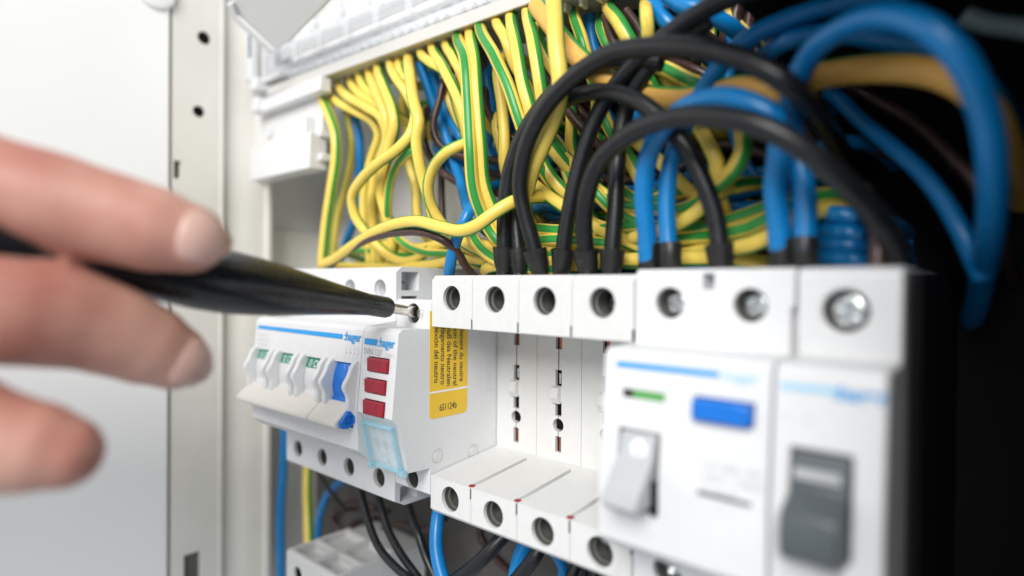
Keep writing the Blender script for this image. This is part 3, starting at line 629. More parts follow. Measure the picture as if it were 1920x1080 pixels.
# ================================================================== WIRES
def spline(pts, step=2.2):
    P_ = [Vector(p) for p in pts]; Q = [P_[0]*2-P_[1]]+P_+[P_[-1]*2-P_[-2]]; out = []
    for i in range(1, len(Q)-2):
        p0, p1, p2, p3 = Q[i-1:i+3]; n = max(2, int((p2-p1).length/step))
        # centripetal-like tangents
        d0, d1, d2 = max(1e-3, (p1-p0).length)**.5, max(1e-3, (p2-p1).length)**.5, max(1e-3, (p3-p2).length)**.5
        m1 = (p2-p1+((p1-p0)/d0-(p2-p0)/(d0+d1))*d1); m2 = (p2-p1+((p3-p2)/d2-(p3-p1)/(d1+d2))*d1)
        for k in range(n):
            t = k/n; t2 = t*t; t3 = t2*t
            out.append(p1*(2*t3-3*t2+1)+m1*(t3-2*t2+t)+p2*(-2*t3+3*t2)+m2*(t3-t2))
    out.append(P_[-1]); return out
def tubeg(path, r, seg=16, phase=0.0, twist=0.0, rf=None):
    v = []; f = []; n = len(path)
    for i, p in enumerate(path):
        t = (path[min(i+1, n-1)]-path[max(i-1, 0)]).normalized()
        c = (CAM-p).normalized(); e2 = c-t*c.dot(t)
        e2 = e2.normalized() if e2.length > 1e-4 else t.orthogonal().normalized(); e1 = t.cross(e2)
        rr_ = r*(rf(i/(n-1)) if rf else 1)
        for k in range(seg):
            a = 2*math.pi*k/seg+phase+twist*i/n; v.append(p+(e1*math.cos(a)+e2*math.sin(a))*rr_)
    for i in range(n-1): f += [(i*seg+k, i*seg+(k+1) % seg, (i+1)*seg+(k+1) % seg, (i+1)*seg+k) for k in range(seg)]
    f += [tuple(range(seg-1, -1, -1)), tuple(range((n-1)*seg, n*seg))]
    return v, f
GREEN = {0, 1, 2, 3, 8, 9, 10, 11}
def wire(kind, r, pts, label, group=None, phase=None, twist=None, parent=None, narrow=False):
    """pts: world points; kind: pe, pe_or, blue, black, brown, grey"""
    r = r*{'pe': 0.76, 'peo': 0.70, 'blue': 0.80, 'black': 0.70, 'brown': 0.68, 'grey': 0.8}[kind]
    pts = [Vector(p) for p in pts]
    def dive(e, prev):
        t = (e-prev).normalized()
        if e.z < 37.5 or e.z > 112 or e.y > 57 or (e.z > 80 and e.x > 120): return []
        return [e+t*7+Vector((0, min(6, 60-e.y), -1)), e+t*10+Vector((0, min(16, 61-e.y), -3)), Vector((e.x+t.x*12, 62, e.z+t.z*10-6))]
    if kind != 'black': pts = dive(pts[0], pts[1])[::-1]+pts+dive(pts[-1], pts[-2])
    path = spline(pts); nm = {'pe': 'earth_wire', 'peo': 'earth_cable', 'blue': 'blue_wire', 'black': 'black_cable', 'brown': 'brown_wire', 'grey': 'grey_wire'}[kind]
    if phase is None: g_ = random.uniform(0, 360)
    elif phase >= 225: g_ = random.uniform(-14, 10)
    elif phase >= 200: g_ = random.uniform(140, 160)
    elif phase >= 120: g_ = random.uniform(120, 140)
    else: g_ = phase
    phase = math.radians(g_-(22.5 if narrow else 33.75))-math.pi/16*0; twist = random.uniform(-1.3, 1.3) if twist is None else math.radians(twist)
    v, f = tubeg(path, r, 16, phase, twist)
    if kind in ('pe', 'peo'):
        gset = {0, 1, 8, 9} if narrow else {0, 1, 2, 8, 9, 10}
        mi = [(1 if (i % 16) in gset and i < len(f)-2 else 0) for i in range(len(f))]
        o = mesh_py(nm, v, f, ['yellow' if kind == 'pe' else 'yellowor', 'greenw'], None, path[0], midx=mi)
    else:
        o = mesh_py(nm, v, f, {'blue': 'bluew', 'black': 'blackw', 'brown': 'brownw', 'grey': 'greyw'}[kind], None, path[0])
    return tag(o, label, 'wire' if r < 2.9 else 'cable', group)
def W(*t): return [PY(x, y, yy) for x, y, yy in t]
Z4 = lambda *t: [PY(400+.4628*x, .4628*y, yy) for x, y, yy in t]
Z5 = lambda *t: [PY(860+.4909*x, .4907*y, yy) for x, y, yy in t]
Z6 = lambda *t: [PY(1300+.4909*x, .4907*y, yy) for x, y, yy in t]
Z8 = lambda *t: [PY(300+.34375*x, 780+.34375*y, yy) for x, y, yy in t]
def copper_end(p, r, parent):
    mesh_py('bare_copper_end', *latheg(p, (0, 0.2, 1), [(0, r*0.8), (2.4, r*0.85), (2.5, r*0.6)], 12), 'copper', parent)
def up_into(pts, h=5):                      # carry the first point up into the strip
    p = CAM+(pts[0]-CAM)*((123.2-CAM.z)/(pts[0].z-CAM.z)); return [p+Vector((0, 1.0, h)), p]+pts[1:]

# --- green and yellow wires hanging from the strip
G1 = 'earth wires hanging from the terminal strip'
LB = 'yellow and green earth wire among the bunch hanging from the terminal strip'
w1 = wire('pe', 3.1, [PZ(602, 178, 120.5)]+(Z4((440, 395, 20), (465, 450, 18), (495, 540, 17), (498, 640, 17), (478, 780, 17), (460, 900, 18), (442, 1085, 20)))+W((594, 640, 30), (584, 800, 38), (577, 900, 36), (578, 960, 30), (581, 1060, 24)),
     'earth wire with a bold green stripe, nearest the cabinet side, running straight down', 'earth wires hanging from the terminal strip', phase=104, twist=8, narrow=True)
PE = [
 ([(545, 440, 28), (558, 540, 30), (556, 640, 32), (528, 770, 33), (500, 880, 34), (486, 1000, 36), (478, 1100, 40)], 2.6, 20, 30, None),
 ([(478, 362, 21), (505, 415, 20), (585, 458, 21), (640, 490, 23), (668, 540, 25), (640, 640, 26), (612, 760, 26), (610, 900, 27), (630, 1000, 28), (640, 1100, 30)], 2.5, 250, 0, None),
 ([(512, 338, 20), (545, 392, 18), (620, 435, 18), (680, 478, 19), (702, 550, 21), (670, 660, 22), (645, 780, 23), (650, 900, 24), (665, 1000, 25), (690, 1090, 28)], 2.6, 255, 20, None),
 ([(556, 318, 21), (590, 380, 20), (650, 422, 21), (705, 470, 22), (725, 560, 24), (700, 660, 25), (680, 800, 26), (705, 930, 28), (770, 1010, 28), (880, 1000, 28), (960, 990, 28)], 2.5, 262, 10, None),
 ([(592, 298, 22), (612, 352, 22), (655, 395, 23), (720, 450, 26)], 2.5, 210, 20, None),
 ([(632, 285, 19), (660, 372, 16), (690, 440, 15), (706, 520, 16), (692, 620, 18), (655, 720, 20), (640, 850, 22), (655, 980, 24), (660, 1090, 26)], 2.6, 265, 10, None),
 ([(668, 266, 18), (690, 350, 14), (722, 430, 13), (735, 510, 13), (715, 590, 14), (690, 690, 15), (680, 790, 17), (705, 880, 19), (725, 960, 22), (720, 1090, 26)], 2.7, 175, 40, None),
 ([(716, 246, 19), (738, 315, 17), (778, 375, 18), (810, 440, 20), (828, 500, 22), (810, 560, 24), (790, 640, 26), (820, 760, 27), (830, 880, 28)], 2.4, 262, 0, None),
 ([(752, 240, 20), (762, 300, 20), (790, 360, 21), (830, 450, 24)], 2.4, 190, 0, None),
 ([(792, 222, 17), (797, 310, 13), (812, 410, 11), (832, 490, 10), (822, 570, 10), (838, 680, 12), (868, 790, 15), (900, 900, 18), (960, 970, 20), (1040, 1010, 20)], 2.7, 265, 10, None),
 ([(770, 400, 30), (775, 480, 32), (790, 560, 32), (800, 680, 33), (818, 780, 33), (828, 900, 33)], 2.3, 262, 0, None),
 ([(840, 205, 20), (880, 255, 18), (930, 285, 18), (965, 330, 20), (985, 420, 24), (1010, 500, 26), (1035, 600, 28)], 2.5, 265, 10, None),
 ([(888, 185, 19), (930, 270, 15), (980, 370, 13), (1012, 450, 13), (1030, 520, 14), (1040, 640, 22), (1060, 780, 26)], 2.6, 215, 0, None),
 ([(942, 170, 20), (972, 235, 18), (1005, 300, 18), (1040, 400, 21)], 2.4, 215, 0, None),
 ([(950, 380, 26), (975, 450, 27), (1005, 510, 28), (1045, 570, 29)], 2.3, 265, 0, None),
 ([(1042, 125, 17), (1058, 250, 13), (1068, 400, 11), (1084, 600, 11), (1096, 740, 13), (1135, 850, 16), (1180, 930, 18), (1260, 1010, 20)], 2.7, 212, 0, None),
 ([(1145, 500, 28), (1165, 600, 29), (1190, 680, 30), (1230, 780, 30)], 2.3, 262, 0, None),
]
ORD = 'second third fourth fifth sixth seventh eighth ninth tenth eleventh twelfth thirteenth fourteenth fifteenth sixteenth seventeenth eighteenth'.split(); no = 0
for pts, r, ph, tw, _ in PE:
    z = Z4(*pts); lb = 'yellow and green earth wire half hidden behind the hanging bunch'
    if pts[0][1] < 400 and pts[0][2] < 25: z = up_into(z); lb = ORD[no]+' earth wire along the terminal strip counted from its white support'; no += 1
    wire('pe', r, z, lb, G1, ph, tw, narrow=(no % 3 != 1))
wire('pe', 2.8, up_into(Z4((992, 142, 16), (1022, 250, 11), (1032, 400, 9), (1042, 600, 8), (1054, 760, 10), (1085, 860, 13), (1120, 930, 16), (1180, 1000, 18), (1290, 1030, 20))), 'mostly green earth wire falling straight from the strip beside a pale yellow one', 'earth wires hanging from the terminal strip', 75, 10)
wire('pe', 2.6, up_into(Z4((776, 240, 22), (790, 330, 20), (812, 420, 17), (818, 480, 14), (795, 550, 11), (740, 610, 9), (680, 652, 8), (600, 728, 9), (562, 800, 11), (575, 875, 13), (622, 945, 16), (690, 1020, 20), (760, 1055, 22), (825, 1045, 23), (900, 1000, 24))), 'yellow earth wire making a wide S bend across the hanging bunch', None, 268, 0)
wire('pe', 2.2, Z4((838, 440, 24), (842, 520, 20), (832, 570, 16), (800, 612, 13), (750, 660, 14), (716, 740, 16), (706, 830, 17), (712, 905, 20), (760, 975, 22), (850, 1020, 22), (960, 1030, 22), (1040, 1060, 24)), 'slim pale green earth wire curling down in front of white back wall', None, 70, 20)
wire('pe', 2.5, Z4((1030, 330, 24), (1046, 430, 20), (1052, 520, 15), (1030, 572, 11), (950, 612, 6), (892, 678, 7), (870, 745, 8), (882, 830, 11), (920, 900, 14), (990, 965, 17), (1075, 1015, 17), (1180, 1050, 18), (1280, 1060, 20)), 'yellow earth wire curving out like a hook in front of the blue wires', None, 268, 15)
wire('pe', 2.7, Z4((440, 1075, 18), (490, 1048, 14), (560, 998, 9), (650, 942, 5), (740, 908, 3), (830, 898, 2), (920, 920, 2), (1000, 935, 2), (1070, 912, 2), (1130, 868, 4), (1210, 820, 8), (1280, 800, 14)), 'yellow earth wire arching sideways just above the breaker tops', None, 268, 5)
wire('brown', 2.0, Z4((470, 1090, 20), (520, 1040, 13), (580, 995, 8), (650, 962, 5), (740, 943, 4), (850, 943, 3.5), (930, 972, 5), (985, 1015, 9), (1030, 1090, 14)), 'brown wire with pale paint flecks arching sideways above the breakers')
LH = 'yellow and green earth wire lying sideways behind the black cables'
GH = 'earth wires lying sideways behind the cables'
for i, (pts, r, ph) in enumerate([
    ([(610, 500, 26), (720, 500, 24), (800, 497, 22), (880, 486, 20), (960, 498, 20), (1060, 500, 20), (1160, 492, 22)], 2.5, 265),
    ([(640, 470, 30), (700, 470, 28), (760, 478, 26), (840, 470, 24), (920, 486, 22), (1010, 478, 22), (1100, 484, 22), (1200, 487, 24)], 2.4, 80),
    ([(700, 455, 30), (780, 465, 26), (870, 452, 20), (960, 470, 20), (1050, 463, 22), (1150, 470, 24), (1250, 480, 26), (1420, 452, 28)], 2.5, 265),
    ([(960, 425, 26), (1040, 433, 22), (1110, 433, 22), (1190, 425, 24), (1300, 430, 26), (1400, 405, 28), (1480, 375, 30)], 2.7, 100),
    ([(960, 460, 24), (1040, 450, 20), (1100, 455, 20), (1190, 460, 24), (1290, 446, 26), (1380, 446, 26)], 2.6, 95),
    ([(920, 500, 18), (1000, 494, 20), (1100, 488, 20), (1200, 487, 22), (1310, 484, 24), (1360, 484, 24)], 2.7, 250),
    ([(880, 430, 16), (905, 470, 14), (960, 500, 16), (1040, 508, 18)], 2.5, 95),
    ([(1370, 468, 22), (1410, 458, 20), (1450, 440, 20), (1500, 410, 24)], 2.7, 235),
    ([(1360, 440, 24), (1410, 426, 22), (1450, 405, 22), (1500, 380, 26)], 2.7, 95),
    ([(1160, 355, 26), (1210, 385, 24), (1270, 395, 24), (1330, 370, 24), (1360, 355, 26)], 2.5, 95),
    ([(1180, 450, 22), (1260, 425, 20), (1310, 395, 20), (1335, 370, 22)], 2.6, 250)]):
    wire('pe', r, W(*pts), LH, GH, ph, 20)
# --- right-hand earth wires, behind the black arcs
LR = 'yellow and green earth wire slanting down behind the black arcs'
GR = 'earth wires slanting behind the black arcs'
for pts, r, ph, tw in [
    ([(82, 95, 16), (140, 220, 13), (190, 330, 12), (230, 450, 13), (270, 560, 16), (330, 660, 20), (400, 760, 24), (500, 850, 26), (620, 890, 26)], 2.7, 75, 20),
    ([(145, 75, 20), (180, 150, 20), (215, 250, 22), (265, 330, 24), (300, 430, 24), (370, 560, 24), (450, 640, 24), (540, 730, 24), (640, 790, 26)], 2.5, 215, 20),
    ([(200, 55, 17), (220, 180, 14), (245, 320, 13), (275, 430, 14), (290, 540, 18), (330, 640, 20), (400, 730, 22)], 2.6, 195, 10),
    ([(262, 35, 16), (285, 160, 13), (305, 280, 12), (322, 400, 14), (330, 520, 18), (400, 620, 22)], 2.6, 160, 10),
    ([(150, 260, 26), (165, 400, 26), (174, 520, 25), (176, 640, 26)], 2.6, 262, 0),
    ([(300, 140, 22), (340, 230, 24), (400, 330, 26), (430, 440, 28), (430, 560, 30), (480, 700, 32)], 2.5, 220, 0),
    ([(440, 40, 26), (470, 150, 26), (500, 260, 28), (540, 400, 30), (580, 500, 30)], 2.5, 80, 0),
    ([(570, 10, 22), (615, 90, 22), (660, 170, 23), (700, 260, 26), (740, 330, 30)], 2.8, 130, 0),
    ([(715, -10, 20), (718, 70, 20), (722, 140, 22), (700, 240, 26)], 2.5, 230, 0),
    ([(545, 60, 30), (550, 130, 30), (580, 190, 30), (640, 240, 30)], 2.3, 75, 0),
    ([(340, 500, 24), (400, 590, 24), (430, 690, 24), (540, 750, 24), (680, 790, 24), (820, 740, 26)], 2.7, 95, 10),
    ([(270, 690, 20), (330, 740, 20), (400, 790, 20), (520, 870, 22), (660, 930, 22)], 2.6, 240, 10),
    ([(520, 730, 22), (590, 800, 24), (680, 850, 24), (760, 900, 24)], 2.5, 90, 0),
    ([(690, 240, 30), (780, 260, 28), (880, 310, 27), (960, 340, 30)], 2.9, 95, 0),
    ([(750, 250, 32), (800, 310, 32), (850, 360, 32)], 2.4, 262, 0),
    ([(630, 560, 26), (660, 620, 25), (700, 700, 25), (760, 770, 26)], 2.5, 150, 0),
    ([(660, 530, 27), (740, 590, 26), (800, 650, 26), (880, 730, 27)], 2.5, 262, 0),
    ([(910, 470, 22), (950, 540, 20), (985, 620, 20), (985, 690, 22)], 2.5, 262, 0)]:
    z = Z5(*pts); z = up_into(z) if pts[0][1] < 120 else z
    k = pts[0][0]; lb = LR
    near = {262: 'first', 200: 'second', 145: 'third', 82: 'fourth'}; past = {440: 'first', 545: 'second', 570: 'third', 715: 'fourth'}
    if k in near and pts[0][1] < 120: lb = near[k]+' earth wire from the broad plain yellow one, towards the white support'
    if k in past and pts[0][1] < 120: lb = past[k]+' earth wire from the broad plain yellow one, away from the white support'
    wire('pe', r, z, lb, GR, ph, tw, narrow=(ph in (262, 215)))
wire('pe', 2.8, Z5((1075, 440, 24), (1085, 500, 22), (1085, 580, 20), (1050, 650, 20), (1000, 700, 21), (930, 740, 24)), 'green and yellow earth wire bent in a half loop between the blue pairs', None, 115, 10)
wire('pe', 3.1, Z5((362, -30, 9), (367, 60, 7), (374, 180, 5), (388, 300, 5), (388, 370, 6), (362, 460, 8), (320, 560, 9), (285, 640, 10), (262, 720, 12), (255, 800, 16)), 'broad plain yellow earth wire kinked behind the first black arc', None, 270, 0, narrow=True)
copper_end(PZ(602, 178, 120.3), 2.3, w1)
wo = wire('peo', 4.2, Z5((300, 20, 18), (350, 90, 16), (420, 180, 15), (500, 255, 15), (600, 320, 17), (710, 365, 18), (860, 378, 17))+Z6((60, 360, 16), (180, 335, 15), (330, 345, 16), (450, 300, 20), (560, 275, 20), (720, 262, 18), (900, 275, 17), (1040, 330, 17), (1130, 420, 22), (1180, 520, 30)), 'thick orange yellow earth cable crossing behind the blue arcs', None, 205, 35, narrow=True)

# --- blue wires
LBW = 'blue wire threading through the dense bundle behind the earth wires'; GB = 'blue wires deep in the bundle'
for pts, r in [([(575, 470, 30), (590, 560, 31), (592, 700, 32), (588, 840, 33), (558, 930, 34), (528, 1010, 36), (510, 1100, 40)], 2.5),
               ([(840, 262, 28), (878, 380, 28), (930, 520, 28), (972, 640, 28), (1010, 760, 26), (1040, 860, 22)], 2.5),
               ([(890, 290, 30), (922, 390, 30), (965, 490, 30), (1005, 560, 30), (1060, 640, 34)], 2.4),
               ([(1105, 320, 30), (1130, 420, 32), (1120, 520, 32), (1110, 600, 32), (1150, 690, 34)], 2.5),
               ([(905, 590, 36), (950, 680, 36), (1000, 740, 36), (1040, 830, 36)], 2.4),
               ([(845, 440, 34), (880, 500, 34), (930, 580, 34)], 2.3)]:
    wire('blue', r, Z4(*pts), LBW, GB)
for pts, r in [([(100, 180, 36), (130, 300, 38), (150, 420, 40), (200, 560, 40), (260, 640, 40)], 2.4), ([(290, 795, 34), (340, 785, 32), (420, 800, 34), (520, 760, 36)], 2.5),
               ([(340, 500, 38), (390, 560, 38), (330, 650, 38), (380, 830, 38)], 2.4), ([(620, 725, 36), (720, 715, 36), (860, 690, 36), (960, 650, 38)], 2.5),
               ([(740, 10, 30), (775, 60, 28), (800, 90, 28), (840, 120, 30)], 2.8), ([(800, -20, 26), (850, 20, 26), (900, 30, 26)], 2.8), ([(500, 60, 40), (520, 190, 40), (600, 330, 40), (680, 450, 42)], 2.5),
               ([(560, 1000, 30), (700, 985, 28), (840, 1000, 28), (960, 1010, 28)], 2.5), ([(850, 800, 34), (960, 790, 34), (1040, 830, 34), (1180, 830, 36)], 2.5)]:
    wire('blue', r, Z5(*pts), LBW, GB)
for i, (pts, r) in enumerate([([(480, 822, 34), (540, 820, 30), (600, 828, 30), (670, 832, 36)], 2.7), ([(480, 880, 34), (560, 888, 30), (620, 895, 30), (680, 900, 36)], 2.7), ([(470, 930, 34), (560, 936, 30), (640, 945, 31), (690, 950, 36)], 2.7), ([(480, 985, 32), (580, 990, 28), (640, 1000, 28), (690, 1010, 32)], 2.7), ([(120, 800, 36), (200, 798, 34), (300, 800, 36)], 2.6)]):
    wire('blue', r, Z6(*pts), 'blue wire lying level behind the breaker tops in the dark corner', 'level blue wires in the dark corner')
tb = wire('blue', 2.35, Z4((1120, 760, 26), (1070, 810, 17), (1040, 850, 11), (1018, 895, 9), (985, 970, 8.5), (966, 1040, 9), (955, 1110, 12), (950, 1150, 16)), 'single bright blue wire entering the terminal module beside the yellow sticker')
LBL = 'stout blue cable loop rising from the safety switch terminals'; GBL = 'stout blue cable loops on the safety switch'
BL = {1: W((1217, 500, 12), (1213, 440, 11), (1207, 370, 9), (1214, 300, 7), (1238, 245, 5), (1290, 200, 3), (1350, 183, 2), (1410, 196, 2), (1450, 222, 3), (1462, 270, 6), (1453, 350, 9), (1460, 420, 11), (1465, 480, 12)),
      2: W((1257, 500, 12), (1252, 440, 12), (1250, 370, 12), (1262, 290, 12), (1300, 205, 13), (1345, 130, 14), (1400, 75, 15), (1480, 35, 17), (1600, 0, 20), (1700, -20, 22)),
      3: W((1508, 490, 12), (1510, 420, 12), (1505, 340, 12), (1490, 270, 12), (1482, 210, 11), (1494, 150, 10), (1530, 90, 7), (1590, 48, 4), (1660, 30, 0), (1740, 52, -3), (1805, 115, -2), (1848, 220, 4), (1862, 340, 12), (1856, 440, 22), (1842, 520, 36), (1828, 580, 52), (1815, 620, 72))}
wire('blue', 3.0, BL[1], 'stout blue jumper arching between the two terminals of the safety switch')
wire('blue', 2.7, BL[2], 'blue cable climbing from the safety switch towards the top of cabinet')
wire('blue', 3.0, BL[3], 'stout blue cable looping high over and dropping into the dark corner')
wire('blue', 2.7, W((1480, 75, 18), (1560, 62, 20), (1640, 72, 22), (1720, 90, 24), (1790, 120, 26)), 'blue wire running level inside the high blue loop')
wire('blue', 2.4, Z6((560, 380, 40), (640, 460, 38), (760, 560, 36), (880, 670, 34), (970, 790, 32), (1050, 940, 30), (1100, 1060, 32)), 'thin dim blue wire slanting down through the dark corner')
wire('brown', 2.2, Z6((640, 350, 44), (730, 400, 42), (850, 470, 40), (960, 570, 38), (1070, 690, 36), (1120, 800, 36)), 'dim brown wire slanting down through the dark corner')
wire('brown', 2.4, Z6((660, 760, 20), (690, 830, 16), (705, 920, 14), (702, 1010, 13), (700, 1060, 13)), 'brown wire entering the top of the grey toggle breaker')
wire('grey', 2.6, Z6((1040, 60, 34), (1120, 90, 34), (1220, 105, 34), (1320, 120, 34)), 'grey wire crossing the top of the dark corner')
# --- brown wires
LBR = 'thin brown wire weaving among the blue and earth wires'; GBR = 'brown wires in the bundle'
for z in [Z4((945, 310, 24), (912, 420, 22), (890, 510, 21), (912, 580, 22), (990, 628, 25), (1080, 645, 28), (1180, 655, 30)), Z4((850, 480, 24), (862, 600, 24), (915, 685, 24), (990, 738, 26), (1080, 770, 28), (1200, 790, 30)),
          Z4((930, 640, 34), (924, 740, 34), (926, 830, 34), (935, 920, 34)), Z4((1080, 190, 30), (1105, 330, 30), (1105, 430, 28), (1150, 510, 28), (1230, 570, 30)), Z4((1090, 700, 32), (1160, 710, 32), (1250, 720, 34)),
          Z5((320, 250, 28), (370, 340, 27), (430, 440, 26), (500, 520, 27), (560, 580, 30)), Z5((420, 380, 32), (480, 440, 32), (560, 500, 32)), Z5((560, 60, 30), (580, 130, 28), (610, 190, 28)), Z5((640, 40, 32), (690, 110, 32), (720, 180, 32)),
          Z5((280, 745, 34), (400, 740, 34), (560, 690, 34), (680, 690, 34)), Z5((520, 600, 34), (620, 650, 34), (760, 640, 36)), Z5((820, 560, 36), (900, 580, 36), (960, 600, 36)), Z5((780, 20, 30), (810, 50, 30), (850, 70, 32)),
          Z5((780, 230, 38), (840, 240, 36), (950, 290, 36))]:
    wire('brown', 2.0, z, LBR, GBR)
# deep random filler, routed over the cabinet's back wall
for i in range(34):
    k = random.choice(['pe', 'blue', 'blue', 'brown', 'black', 'brown', 'black']); yy = random.uniform(40, 56)
    x0 = random.uniform(-20, 92); z0 = random.uniform(95, 132); x1 = min(105, x0+random.uniform(-25, 50)); zs = [z0]
    pts = [Vector((x0, yy, z0))]; n = 5
    for j in range(1, n+1):
        a = j/n; pts.append(Vector((x0+(x1-x0)*a+random.uniform(-9, 9), min(57, max(38, yy+random.uniform(-5, 5))), z0+(36-z0)*a+random.uniform(-6, 6))))
    lab = {'pe': 'earth wire', 'blue': 'blue wire', 'brown': 'brown wire', 'black': 'black wire'}[k]
    wire(k, random.uniform(1.9, 2.6), pts, lab+' deep at the back of the bundle against the back wall', 'wires deep at the back of the cabinet')
for i in range(20):                          # level runs at the back just above the modules
    k = random.choice(['pe', 'blue', 'brown', 'blue', 'brown']); yy = random.uniform(36, 52); z0 = random.uniform(38, 72); x0 = random.uniform(-12, 30)
    pts = [Vector((x0+j*16, yy+random.uniform(-3, 3), z0+random.uniform(-4, 4))) for j in range(6)]
    lab = {'pe': 'earth wire', 'blue': 'blue wire', 'brown': 'brown wire'}[k]
    wire(k, random.uniform(2.0, 2.6), pts, lab+' running level at the back above the modules', 'level wires at the back of the cabinet')

# --- thick black cables with their end sleeves
def boot(p, r, axis, parent):
    a = Vector(axis).normalized()
    n = 24; g = latheg(p-a*7.4, a, [(0, r*0.92), (0.6, r*1.02), (3.2, r*1.28), (7.6, r*1.52), (7.7, r*1.44), (7.2, r*1.03)], n)
    v = [q+Vector((random.uniform(-.12, .12),)*3) if i >= n*2 else q for i, q in enumerate(g[0])]
    return mesh_py('end_sleeve', v, g[1], 'boot', parent)
def black(r, pts, label, both=False):
    o = wire('black', r, pts, label); o['category'] = 'cable'
    path = spline(pts)
    def put(pp):
        j = min(range(len(pp)), key=lambda i: abs(pp[i].z-44.6)); boot(pp[j], r*0.70, (pp[min(j+2, len(pp)-1)]-pp[max(j-2, 0)]) * (1 if pp[min(j+2, len(pp)-1)].z > pp[max(j-2, 0)].z else -1), o)
    put(path[:len(path)//3])
    if both: put(path[-len(path)//3:])
    return o
black(3.3, W((944, 535, 12.5), (945, 480, 12.1), (946, 400, 11.2), (956, 320, 10.2), (980, 255, 9.8), (1015, 200, 9.8), (1075, 140, 10.7), (1150, 112, 12.5), (1240, 118, 14.3)), 'thick dusty black cable at the outer end of the row of sleeved cables')
black(3.1, W((975, 535, 13.4), (972, 470, 13.8), (966, 390, 13.8), (975, 310, 13.4), (1015, 225, 12.1), (1075, 182, 10.2), (1135, 172, 8.9), (1190, 186, 8.2), (1240, 222, 8.4), (1285, 275, 9.3), (1322, 350, 10.7), (1344, 420, 12.1), (1352, 500, 12.5)), 'black cable arching from the terminal modules to the safety switch', True)
black(3.3, W((1016, 535, 12), (1003, 470, 10), (986, 410, 8), (975, 350, 6), (985, 280, 4), (1020, 205, 2), (1075, 145, 1), (1145, 100, 0), (1220, 88, -1), (1320, 92, -2), (1410, 118, -2), (1480, 160, 0), (1525, 205, 10), (1560, 255, 28), (1590, 310, 48), (1605, 360, 66)), 'thick black cable making the largest arc over all the others')
black(3.2, W((1050, 535, 12.9), (1056, 470, 12.5), (1068, 390, 12.1), (1092, 290, 12.1), (1125, 205, 12.5), (1180, 130, 12.5), (1240, 75, 12.1), (1310, 25, 11.6), (1400, -15, 11.6), (1500, -40, 12.5)), 'thick black cable rising steeply to the top of the cabinet')
black(3.3, W((1106, 535, 12), (1098, 470, 11), (1096, 390, 8), (1120, 310, 4), (1165, 262, 0), (1220, 232, -3), (1290, 218, -5), (1360, 220, -6), (1430, 238, -6), (1500, 275, -4), (1570, 330, 0), (1630, 390, 6), (1675, 450, 12), (1690, 520, 16)), 'thick black cable arching low in front of the blue jumper')
black(3.2, W((1145, 535, 13.4), (1148, 470, 13.4), (1154, 390, 13.8), (1158, 300, 14.3), (1170, 220, 14.8), (1200, 150, 14.8), (1250, 90, 14.8), (1330, 40, 15.2)), 'shiny black cable rising straight behind the low arching cable')
# black sleeves on the blue cables
def blue_boot(p, label):
    a = Vector((0, 0, 1)); g = latheg(Vector((p.x, p.y, 38.4)), a, [(0, 2.3), (0.5, 2.6), (6.2, 2.7), (6.6, 2.5)], 24)
    o = mesh_py('end_sleeve', *g, 'boot', None, (p.x, p.y, 38.4)); tag(o, label, 'sleeve', 'black sleeves on blue cables')
for px in (1217, 1257, 1465, 1508): blue_boot(PY(px, 485, 11.9), 'black sleeve where a blue cable enters the safety switch')

# ================================================================== BELOW THE ROW
wire('blue', 2.6, W((536, 780, 32), (531, 880, 31), (526, 960, 30), (527, 1090, 29)), 'dark blue wire running down beside the cabinet side below the breaker')
wire('blue', 2.2, Z8((1010, 340, 30), (920, 420, 30), (875, 530, 30), (862, 640, 30), (868, 760, 32)), 'blue wire bowing down behind the striped earth wire below the breaker')
for pts in ([(1085, 330, 14), (1100, 430, 12), (1130, 560, 10), (1190, 710, 9), (1280, 820, 8), (1400, 920, 8)], [(1170, 360, 16), (1200, 480, 14), (1235, 600, 13), (1300, 730, 12), (1420, 900, 12)], [(1340, 420, 18), (1370, 540, 16), (1410, 650, 14), (1450, 770, 14), (1510, 900, 14)]):
    wire('black', 2.1, Z8(*pts), 'thin black wire curving down from under the four pole breaker', 'thin black wires below the breaker')
wire('black', 1.5, Z8((850, 290, 24), (900, 370, 24), (950, 440, 24), (1010, 520, 26)), 'short thin black wire slanting behind the striped earth wire')
for i, pts in enumerate(([(1180, 500, 36), (1080, 475, 34), (980, 490, 32), (940, 560, 32), (1000, 640, 34), (1110, 690, 36), (1200, 780, 36)], [(1250, 520, 40), (1120, 510, 38), (1000, 520, 38), (960, 590, 38), (1040, 660, 40), (1180, 720, 42)], [(1220, 610, 34), (1320, 590, 34), (1450, 620, 36), (1560, 560, 38)], [(1180, 560, 44), (1050, 600, 44), (1100, 700, 42), (1240, 740, 42)])):
    wire('brown', 1.9, Z8(*pts), 'brown wire coiled below the four pole breaker', 'coiled brown wires below the breaker')
wire('blue', 2.8, W((824, 950, 13), (819, 985, 10), (818, 1030, 8), (832, 1090, 7), (860, 1150, 7)), 'bright blue wire leaving the underside beside the thick black cable')
for pts, r in (([(958, 990, 16), (930, 1020, 12), (900, 1052, 9), (850, 1090, 8), (790, 1120, 8)], 3.2), ([(1024, 1005, 14), (1005, 1040, 10), (970, 1085, 9), (930, 1130, 9)], 3.0), ([(1090, 1040, 16), (1076, 1070, 14), (1060, 1110, 12)], 2.4)):
    wire('black', r, W(*pts), 'black cable bending away under the terminal modules', 'black cables under the terminal modules')
wire('blue', 2.9, W((1000, 995, 22), (980, 1030, 19), (968, 1070, 18), (960, 1120, 18)), 'blue cable behind the black cables under the terminal modules')
